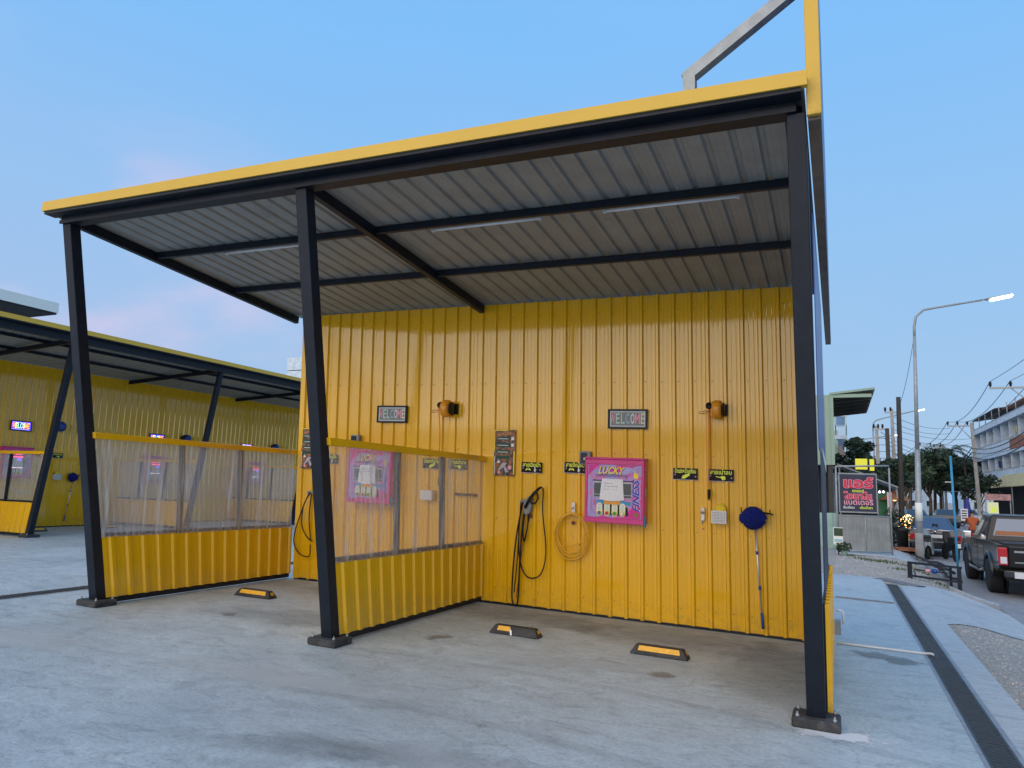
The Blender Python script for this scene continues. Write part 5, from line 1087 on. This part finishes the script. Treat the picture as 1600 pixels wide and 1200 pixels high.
def sedan(loc, label, paint, rot=0, glassm='rearglass', detail=True):
    t = thing('parked_car', label, 'car', loc, (0, 0, rot)); W = .84
    side = [(.10, .30), (.55, .28)]+list(reversed(arch(.95, .36, .30)))+[(1.35, .24), (3.15, .24)]+list(reversed(arch(3.55, .36, .30)))+[(3.98, .26), (4.38, .30), (4.42, .55), (4.25, .72), (3.15, .88), (1.2, .94), (.85, 1.00), (.08, .99), (.02, .75), (.0, .48)]
    mb = MB(); mb.prism(side, -W, W, 'x'); bevel(mb.build('body', paint, t), .07, 3)
    q = dict(a=(-.76, .55, .96), b=(.76, .55, .96), c=(.76, 3.25, .86), d=(-.76, 3.25, .86), e=(-.56, 1.25, 1.42), f=(.56, 1.25, 1.42), g=(.56, 2.45, 1.43), h=(-.56, 2.45, 1.43))
    mb = MB(); b = mb.add([q[k] for k in 'abcdefgh'])
    for f_ in ((3, 2, 1, 0), (4, 5, 6, 7), (0, 1, 5, 4), (1, 2, 6, 5), (2, 3, 7, 6), (3, 0, 4, 7)): mb.face([b+i for i in f_])
    bevel(mb.build('cabin', paint, t), .07, 3)
    quadpanel('rear_window', glassm, t, (q['a'], q['b'], q['f'], q['e']), [(.06, .06), (.94, .06), (.92, .92), (.08, .92)], .010)
    quadpanel('windscreen', 'glass', t, (q['c'], q['d'], q['h'], q['g']), [(.06, .06), (.94, .06), (.92, .92), (.08, .92)], .010)
    quadpanel('side_window', 'glass', t, (q['d'], q['a'], q['e'], q['h']), [(.12, .12), (.84, .12), (.80, .85), (.22, .85)], .008); quadpanel('side_window', 'glass', t, (q['b'], q['c'], q['g'], q['f']), [(.16, .12), (.88, .12), (.78, .85), (.20, .85)], .008)
    for s_ in (-1, 1):
        for y in (.95, 3.55): wheel(t, s_*.74, y, .31, .20, s_)
        if detail: mb = MB(); mb.prism([(s_*.45, .66), (s_*.83, .62), (s_*.84, .80), (s_*.62, .82)], -.02, .14); bevel(mb.build('tail_lamp', 'redlamp', t), .012, 1); mb = MB(); mb.cbox((s_*.92, 2.75, .95), (.16, .09, .12)); bevel(mb.build('wing_mirror', paint, t), .02, 2)
    if detail:
        mb = MB(); mb.box(-.22, .22, -.025, .02, .70, .82); mb.build('number_plate', 'platew', t)
        mb = MB(); mb.box(-.30, .30, -.02, .02, .845, .865); mb.build('boot_trim', 'chrome', t)
        mb = MB(); mb.box(-.78, .78, -.05, .10, .32, .58); bevel(mb.build('rear_bumper', paint, t), .04, 2)
        mb = MB(); mb.lathe((0, -.02, .93), [(.0, -.006), (.04, -.006), (.04, .02)], 10, 'y'); mb.build('badge', 'chrome', t)
    return t
sedan((3.42, 25.0, ZR), 'dark grey sedan parked facing away behind the lamp post, rear plate showing', 'cargrey')
sedan((5.2, 52, ZR), 'pale car further down the street behind the dark grey sedan', 'carblue', glassm='glass', detail=False)
sedan((8.0, 60, ZR), 'dark car far down the street left of the blue pipe', 'cargrey', glassm='glass', detail=False)
sedan((10.3, 66, ZR), 'silver car parked far off in front of the shops', 'carblue', glassm='glass', detail=False)
def motorbike(loc, label, rot=0, cover=False, m='black'):
    t = thing('motorbike', label, 'motorbike', loc, (0, 0, rot))
    for y in (.25, 1.45):
        mb = MB(); mb.lathe((0, y, .27), [(.19, -.04), (.26, -.045), (.28, 0), (.26, .045), (.19, .04)], 18, 'x'); o = mb.build('wheel', 'tyre', t)
        mb = MB(); mb.lathe((0, y, .27), [(.18, -.02), (.18, .02), (.04, .04), (.04, -.04)], 14, 'x'); mb.build('rim', 'rim', o)
    mb = MB(); mb.prism([(.0, .62), (.25, .50), (.55, .38), (.95, .32), (1.2, .55), (1.32, .95), (1.22, .98), (1.05, .60), (.8, .55), (.7, .72), (.1, .78)], -.11, .11, 'x'); bevel(mb.build('body', m, t), .03, 2)
    mb = MB(); mb.prism([(.05, .76), (.75, .72), (.72, .80), (.1, .84)], -.12, .12, 'x'); bevel(mb.build('seat', 'black', t), .02, 2)
    mb = MB(); mb.tube([(0, 1.45, .27), (0, 1.25, .95)], .03, 6); mb.tube([(-.32, 1.12, 1.02), (0, 1.22, 1.0), (.32, 1.12, 1.02)], .018, 6); mb.build('handlebar', 'chrome', t)
    if not cover: mb = MB(); mb.box(-.08, .08, -.06, -.04, .48, .62); mb.build('number_plate', 'platew', t)
    if not cover: mb = MB(); mb.box(-.07, .07, -.03, .02, .66, .72); mb.build('tail_lamp', 'redlamp', t)
    for s_ in (-1, 1): mb = MB(); mb.tube([(s_*.25, 1.15, 1.03), (s_*.30, 1.15, 1.15)], .008, 5); mb.lathe((s_*.32, 1.14, 1.18), [(0, -.01), (.05, -.008), (.05, .008), (0, .01)], 10, 'y'); mb.build('mirror', 'black', t)
    if cover:
        mb = MB(); rings = []
        for y, w, h in ((-.05, .10, .50), (.1, .17, .80), (.5, .2, .86), (1.0, .27, 1.05), (1.3, .16, .9), (1.5, .06, .5)):
            rings.append([(w*math.cos(a)*1.1, y+.03*math.sin(5*a), .2+(h-.2)*max(0, math.sin(a))) for a in [PI*k/10 for k in range(11)]])
        mb.loft(rings); mb.build('rain_cover', 'grey', t)
    return t
motorbike((3.02, 23.5, ZR), 'motorbike under a crumpled grey rain cover beside the grey sedan', 0, True)
motorbike((3.86, 23.0, ZR), 'black motorbike parked behind the grey sedan, small white plate at the rear', .15)
motorbike((5.35, 30.2, ZR), 'red motorbike ridden by the person in orange beyond the pickup', -.1, m='redprint')
# person
def person(label, loc, rot=0):
    t = thing('person', label, 'person', loc, (0, 0, rot))
    J = {'pel': (0, .35, .84), 'spn': (0, .38, 1.08), 'chs': (0, .42, 1.30), 'nck': (0, .46, 1.42), 'hd0': (0, .48, 1.48), 'hd1': (0, .50, 1.60),
         'shL': (-.18, .43, 1.34), 'elL': (-.26, .64, 1.14), 'haL': (-.29, .98, 1.06), 'shR': (.18, .43, 1.34), 'elR': (.26, .64, 1.14), 'haR': (.29, .98, 1.06),
         'hpL': (-.10, .38, .82), 'knL': (-.20, .78, .74), 'anL': (-.17, .72, .36), 'toL': (-.17, .86, .32), 'hpR': (.10, .38, .82), 'knR': (.20, .78, .74), 'anR': (.17, .72, .36), 'toR': (.17, .86, .32)}
    Rd = {'pel': .13, 'spn': .12, 'chs': .14, 'nck': .05, 'hd0': .07, 'hd1': .085, 'sh': .06, 'el': .042, 'ha': .03, 'hp': .085, 'kn': .06, 'an': .04, 'to': .035}
    keys = list(J); ed = [('pel', 'spn'), ('spn', 'chs'), ('chs', 'nck'), ('nck', 'hd0'), ('hd0', 'hd1')]
    for s_ in 'LR': ed += [('chs', 'sh'+s_), ('sh'+s_, 'el'+s_), ('el'+s_, 'ha'+s_), ('pel', 'hp'+s_), ('hp'+s_, 'kn'+s_), ('kn'+s_, 'an'+s_), ('an'+s_, 'to'+s_)]
    me = bpy.data.meshes.new('body'); me.from_pydata([J[k] for k in keys], [(keys.index(a), keys.index(b)) for a, b in ed], [])
    o = bpy.data.objects.new('body', me); col.objects.link(o); md = o.modifiers.new('s', 'SKIN'); o.modifiers.new('u', 'SUBSURF').levels = 1
    for i, k in enumerate(keys):
        r_ = Rd.get(k, Rd.get(k[:2], .05)); me.skin_vertices[0].data[i].radius = (r_, r_*.85)
    me.skin_vertices[0].data[0].use_root = True
    bpy.context.view_layer.update(); m2_ = bpy.data.meshes.new_from_object(o.evaluated_get(bpy.context.evaluated_depsgraph_get())); o.modifiers.clear(); o.data = m2_; m2_.name = 'body'; o.parent = t
    m2_.materials.clear()
    for m_ in ('skin', 'orange_cloth', 'trouser'): m2_.materials.append(M[m_])
    for p in m2_.polygons:
        z, x, y = p.center.z, abs(p.center.x), p.center.y; p.use_smooth = True
        p.material_index = 2 if (z < .90) else (1 if z < 1.41 and not (y > .66 and x > .2) else 0)
    mb = MB(); mb.lathe((0, .485, 1.60), [(0.096, -.02), (.10, .02), (.07, .07), (.0, .09)], 10); mb.build('hair', 'hair', t)
    return t
person('person in an orange shirt riding a red motorbike beyond the pickup', (5.35, 30.1, ZR), -.1)

# ---- apartment block on the right
AX, AY0, AY1 = 16.0, 60.0, 100.0
t = thing('apartment_block', 'three storey white apartment block with long balconies on the right side of the street', 'building', (AX, AY0, 0))
Ln = AY1-AY0
mb = MB(); mb.box(1.5, 12, 0, Ln, 3.9, 10.0); mb.build('wall', 'wall_grey', t)
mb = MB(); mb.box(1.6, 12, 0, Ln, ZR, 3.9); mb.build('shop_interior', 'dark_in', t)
for z, h, out in ((10.0, .55, -.25), (6.75, .30, -.15), (3.85, .25, -.1)):
    mb = MB(); mb.box(out, 2.0, -.2, Ln+.2, z-.15, z-.15+h); mb.build('floor_slab', 'wall_white', t)
nb = 10; bw = Ln/nb
wcol = ['wall_white', 'wall_grey', 'wall_white', 'wall_blue', 'wall_white']
for fl, (z0, z1) in enumerate(((4.1, 6.6), (7.05, 9.85))):
    for i in range(nb+1): mb = MB(); mb.box(0.0, 1.5, i*bw-.1, i*bw+.1, z0, z1); mb.build('fin_wall', 'wall_white', t)
    for i in range(nb):
        mb = MB(); mb.box(-.05, .05, i*bw+.12, (i+1)*bw-.12, z0-.05, z0+.95); mb.build('balcony_parapet', ('wall_rust' if fl == 1 and i in (3, 4) else ('wall_blue' if fl == 1 and i == 0 else 'wall_white')), t)
        mb = MB(); mb.box(-.02, .02, i*bw+.12, (i+1)*bw-.12, z0+1.08, z0+1.13); mb.build('handrail', 'steel', t)
        mb = MB(); mb.box(1.44, 1.5, i*bw+.5, i*bw+1.6, z0, z0+2.1); d_ = mb.build('door', 'wall_blue' if (i+fl) % 4 == 1 else 'bark', t)
        mb = MB(); mb.box(1.42, 1.5, i*bw+2.1, i*bw+3.4, z0+.9, z0+2.0); w_ = mb.build('window', 'wall_white', t)
        mb = MB(); mb.box(1.40, 1.43, i*bw+2.18, i*bw+3.32, z0+.97, z0+1.93); mb.build('pane', 'glass', w_)
        if fl == 1 and i in (6, 7): mb = MB(); mb.box(.9, 1.0, i*bw+.15, (i+1)*bw-.15, z0+.9, z1); mb.build('blue_screen', 'wall_blue', t)
for i in range(nb):
    mb = MB(); mb.box(-.2, -.05, i*bw+.05, (i+1)*bw-.05, 10.45, 10.55); mb.build('deck_rail', 'steel', t)
for i in range(nb+1): mb = MB(); mb.tube([(-.1, i*bw*.98+.2, 10.3), (-.1, i*bw*.98+.2, 11.7)], .05, 5); mb.build('canopy_post', 'steel', t); mb = MB(); mb.tube([(5, i*bw*.98+.2, 10.3), (5, i*bw*.98+.2, 12.3)], .05, 5); mb.build('canopy_post', 'steel', t)
mb = MB(); mb.prism([(-.1, 11.7), (6, 12.5), (6, 12.6), (-.1, 11.8)], 26, Ln+.5); mb.build('deck_roof', 'darkpole', t)
mb = MB(); mb.prism([(.6, 11.6), (6, 12.4), (6, 12.5), (.6, 11.72)], -2, 25.9); mb.build('deck_roof', 'redtile', t)
for i in range(6):
    mb = MB(); mb.box(.6+.2*(i % 2), 1.2, 4+i*6.3, 4.8+i*6.3, 7.9, 8.5); mb.build('air_conditioner', 'wall_white', t)
for i in range(12): mb = MB(); mb.cbox((.3, 3+i*3.1, 5.9+2.95*(i % 2)), (.05, .5+.3*(i % 3), .7)); mb.build('hanging_laundry', ('navy_cloth', 'cream_cloth', 'orange_cloth', 'whiteprint')[i % 4], t)
def awning(label, y0, y1, x0, z0, x1, z1, m, posts=True):
    t = thing('shop_awning', label, 'awning', (x1, y0, 0)); mb = MB(); mb.prism([(0, z1), (x0-x1, z0), (x0-x1, z0+.08), (0, z1+.08)], 0, y1-y0); mb.build('cover', m, t)
    if posts:
        for y in (.1, (y1-y0)/2, y1-y0-.1): mb = MB(); mb.tube([(.05, y, ZR), (.05, y, z1)], .04, 5); mb.build('post', 'steel', t)
awning('cream fabric awning over the shop nearest the right picture edge', 62, 84, 16.1, 4.6, 14.6, 3.2, 'cream_cloth')
awning('blue fabric awning on the shop left of the cream one', 84.5, 94, 16.1, 3.9, 14.0, 2.9, 'blue_cloth')
awning('pale sheet roof of the furthest shop at the left end of the block', 95, 108, 16.4, 3.2, 11.6, 2.7, 'zinc_roof')
t = thing('shop_sign', 'lit pale yellow board standing under the shop awnings', 'sign', (10.25, 55.5, 0))
mb = MB(); mb.box(-.32, .32, -.05, .05, .75, 1.72); mb.build('panel', 'creamlit', t); mb = MB(); mb.tube([(0, 0, ZR), (0, 0, .8)], .03, 6); mb.build('post', 'steel', t)
mb = MB(); mb.prism([(-.2, .95), (-.05, 1.35), (.15, 1.5), (.2, 1.1)], -.058, -.051); mb.build('green_print', 'limeprint', t)
t = thing('shop_sign', 'small white board with rows of dark print above the pickup cab', 'sign', (8.4, 55, 0))
mb = MB(); mb.box(-.22, .22, -.04, .04, .35, 1.2); mb.build('panel', 'platew', t); mb = MB(); mb.tube([(0, 0.05, ZR), (0, 0.05, .8)], .03, 6); mb.build('post', 'steel', t)
mb = MB()
for k in range(4): mb.box(-.16, .16, -.046, -.041, .5+k*.17, .58+k*.17)
mb.build('print', 'dark_in', t)
t = thing('closed_umbrella', 'dark blue closed market umbrella left of the small white board', 'umbrella', (8.75, 56, ZR))
mb = MB(); mb.lathe((0, 0, 0), [(.05, 2.35), (.12, 2.2), (.28, 1.2), (.30, .9), (.1, .85)], 10); mb.build('canopy', 'navy_cloth', t); mb = MB(); mb.tube([(0, 0, 0), (0, 0, 2.45)], .03, 6); mb.build('pole', 'steel', t)
M['dustpink'] = mat('faded_pink_board', (.35, .20, .20), .8, var=.5, vscale=6)
t = thing('shop_fascia', 'pale pink printed shop board under the awnings', 'sign', (12.0, 64, 0))
mb = MB(); mb.box(-.9, .9, -.05, .05, 1.9, 2.4); mb.build('panel', 'dustpink', t)
for x in (-.85, .85): mb = MB(); mb.tube([(x, 0.1, ZR), (x, .1, 2.4)], .04, 6); mb.build('post', 'steel', t)
# left side far buildings
t = thing('white_building', 'white multi storey building with a balcony behind the green building', 'building', (-3, 36, 0))
mb = MB(); mb.box(-3, 3.3, 0, 8, 0, 5.2); mb.build('wall', 'wall_white', t)
mb = MB(); mb.box(3.15, 3.75, -.1, 6, 4.75, 4.95); mb.box(3.15, 3.75, -.1, 6, 5.95, 6.05); mb.build('balcony', 'wall_white', t)
for k in range(8): mb = MB(); mb.box(3.18+k*.075, 3.21+k*.075, -.08, -.04, 4.95, 5.5); mb.build('baluster', 'wall_white', t)
for x in (3.2, 3.7): mb = MB(); mb.box(x-.04, x+.04, -.08, 0, 3.4, 6.0); mb.build('column', 'mint', t)
mb = MB(); mb.box(3.28, 3.6, -.02, .02, 3.5, 4.4); mb.build('window', 'glass', t)
t = thing('petrol_canopy', 'flat pale canopy with a dark underside and one lit lamp beyond the far shed', 'canopy', (-40, 20.2, 0))
mb = MB(); mb.box(-30, 0, -26, 0, 10.68, 11.25); mb.build('deck', 'whiteprint', t)
mb = MB(); mb.box(-29.9, -.05, -25.9, -.05, 10.58, 10.66); mb.build('shaded_soffit', 'dark_in', t)  # shade under the deck is put into this near-black colour
mb = MB(); mb.cbox((-2.6, -3.0, 10.54), (.5, .7, .06)); mb.build('lamp', 'lit', t)
for y in (-4, -20): mb = MB(); mb.box(-9, -8.4, y-.3, y+.3, 0, 9.9); mb.build('column', 'wall_white', t)
t = thing('white_block', 'pale building top showing between the two yellow sheds', 'building', (-57.2, 60, 0))
mb = MB(); mb.box(-1.3, 4, 0, 6, 0, 14.4); mb.build('wall', 'wall_white', t); mb = MB(); mb.box(-1.3, 4, .02, 6, 14.5, 16.0); mb.build('parapet', 'wall_white', t)
# ---- trees
def tree(label, x, y, h, r, n, m, seed, s=.35, th=None, group=None, z0=None):
    z0 = gz(x) if z0 is None else z0
    t = thing('tree', label, 'tree', (x, y, z0)); rnd = random.Random(seed); mb = MB()
    th = th or h*.45; mb.tube([(0, 0, -.2), (rnd.uniform(-.2, .2), 0, th*.6), (0, 0, th)], [h*.03, h*.022, h*.018], 7)
    cl = []
    for k in range(9):
        a = 2*PI*k/9+rnd.uniform(-.3, .3); R_ = r*rnd.uniform(.35, .8); c = (R_*math.cos(a), R_*math.sin(a), th+(h-th)*rnd.uniform(.15, .85)); cl.append(c); mb.tube([(0, 0, th*rnd.uniform(.6, 1)), (c[0]*.5, c[1]*.5, (th+c[2])/2), c], [h*.012, h*.008, h*.003], 5)
    mb.build('trunk', 'bark', t); mb = MB()
    cl.append((0, 0, h*.9))
    for c in cl: leaves(mb, c, r*rnd.uniform(.32, .55), n//10, s, rnd, .75, .15)
    mb.build('crown', m, t); return t
TR = [(.95, 35, 4.9, 1.0, 1500, 'leaf', .14, 'small green tree between the white building and the food stall'),
      (3.2, 44, 4.2, 1.5, 1600, 'leaf', .16, 'dark bushy tree right behind the tall dark pole'),
      (4.9, 58, 5.0, 1.9, 1600, 'leaf2', .2, 'round tree behind the nearest lamp post, left of it'),
      (2.6, 66, 5.6, 2.2, 1600, 'leaf', .22, 'dull tree above the stall roof at the left kerb'),
      (9.6, 88, 7.0, 3.2, 2600, 'leaf', .32, 'big dark tree in the gap right of the nearest lamp post'),
      (11.6, 96, 7.2, 3.0, 2600, 'leaf', .32, 'big dark tree behind the twin far power poles'),
      (14.0, 103, 7.4, 2.8, 2200, 'leaf2', .32, 'mid green tree behind the blue pipe'),
      (12.6, 76.5, 4.6, 1.6, 1500, 'leaf', .2, 'dark creeper covered tree around the foot of the middle power pole'),
      (7.0, 120, 7.2, 3.5, 2000, 'leaf', .4, 'hazy dark tree closing the street at its far end'),
      (17, 118, 7.0, 3.5, 1800, 'leaf', .4, 'dark tree beyond the left end of the apartment block'),
      (3.4, 105, 7.5, 3.2, 1800, 'leaf2', .36, 'tall pale tree far behind the yellow board')]
for i, (x, y, h, r, n, m, s_, lb) in enumerate(TR): tree(lb, x, y, h-gz(x), r, n, m, 20+i, s_)
def palm(label, x, y, z, ln, seed):
    t = thing('palm_tree', label, 'palm', (x, y, ZR)); rnd = random.Random(seed); mb = MB(); H_ = z-ZR
    mb.tube([(0, 0, 0), (.15, 0, H_*.5), (0, 0, H_)], [.22, .16, .13], 7); mb.build('trunk', 'bark', t)
    for k in range(15):
        a = 2*PI*k/15+rnd.uniform(-.15, .15); up = rnd.uniform(.1, 1.0); mb = MB(); spine = []
        for i in range(9):
            f = i/8; spine.append(Vector((math.cos(a)*ln*f, math.sin(a)*ln*f, H_+ln*(up*f-.95*f*f*(.7+.3*up)))))
        for i in range(8):
            d = (spine[i+1]-spine[i]); sd_ = Vector((-math.sin(a), math.cos(a), 0)); w = ln*.20*math.sin(PI*(.15+.8*i/8))
            for s_ in (-1, 1):
                for q_ in (0, .5):
                    p = spine[i]+d*q_; b = mb.add([p, p+d*.35, p+d*.6+sd_*s_*w-Vector((0, 0, w*.55))]); mb.face([b, b+1, b+2])
        mb.tube(spine, .02, 3); mb.build('frond', 'palmleaf', t)
palm('slim palm between the tall dark pole and the nearest lamp post', 6.95, 80, 6.2, 1.35, 1)
palm('large palm standing just left of the blue pipe top', 13.9, 104, 8.3, 3.0, 2)
palm('large palm behind the twin far power poles', 11.3, 100, 7.6, 2.6, 3)
palm('palm leaning out by the left end of the apartment block', 14.6, 99, 6.9, 2.4, 4)
# distant low buildings closing the street
for i, (x, y, w, h, m, lb) in enumerate(((-2, 70, 4.2, 3.2, 'wall_grey', 'grey low shop at the left kerb past the stall'), (5.6, 142, 7, 4.2, 'wall_white', 'white low house far off at the end of the street'), (13, 150, 8, 5, 'wall_grey', 'grey house far off behind the big dark trees'), (23, 128, 9, 6, 'wall_white', 'white house far off beyond the apartment block'))):
    t = thing('low_house', lb, 'house', (x, y, ZR)); mb = MB(); mb.box(-w/2, w/2, 0, 8, 0, h); mb.build('wall', m, t)
    mb = MB(); mb.prism([(-w/2-.4, h), (w/2+.4, h), (0, h+1.2)], -.4, 8.4); mb.build('roof', 'redtile' if i % 2 else 'zinc_roof', t)
    for k in range(3):
        X = -w/2+w*(k+.5)/3; mb = MB(); mb.box(X-.5, X+.5, -.05, 0, 1.0, 2.2); f_ = mb.build('window', 'wall_white', t); mb = MB(); mb.box(X-.42, X+.42, -.07, -.051, 1.08, 2.12); mb.build('pane', 'glass', f_)
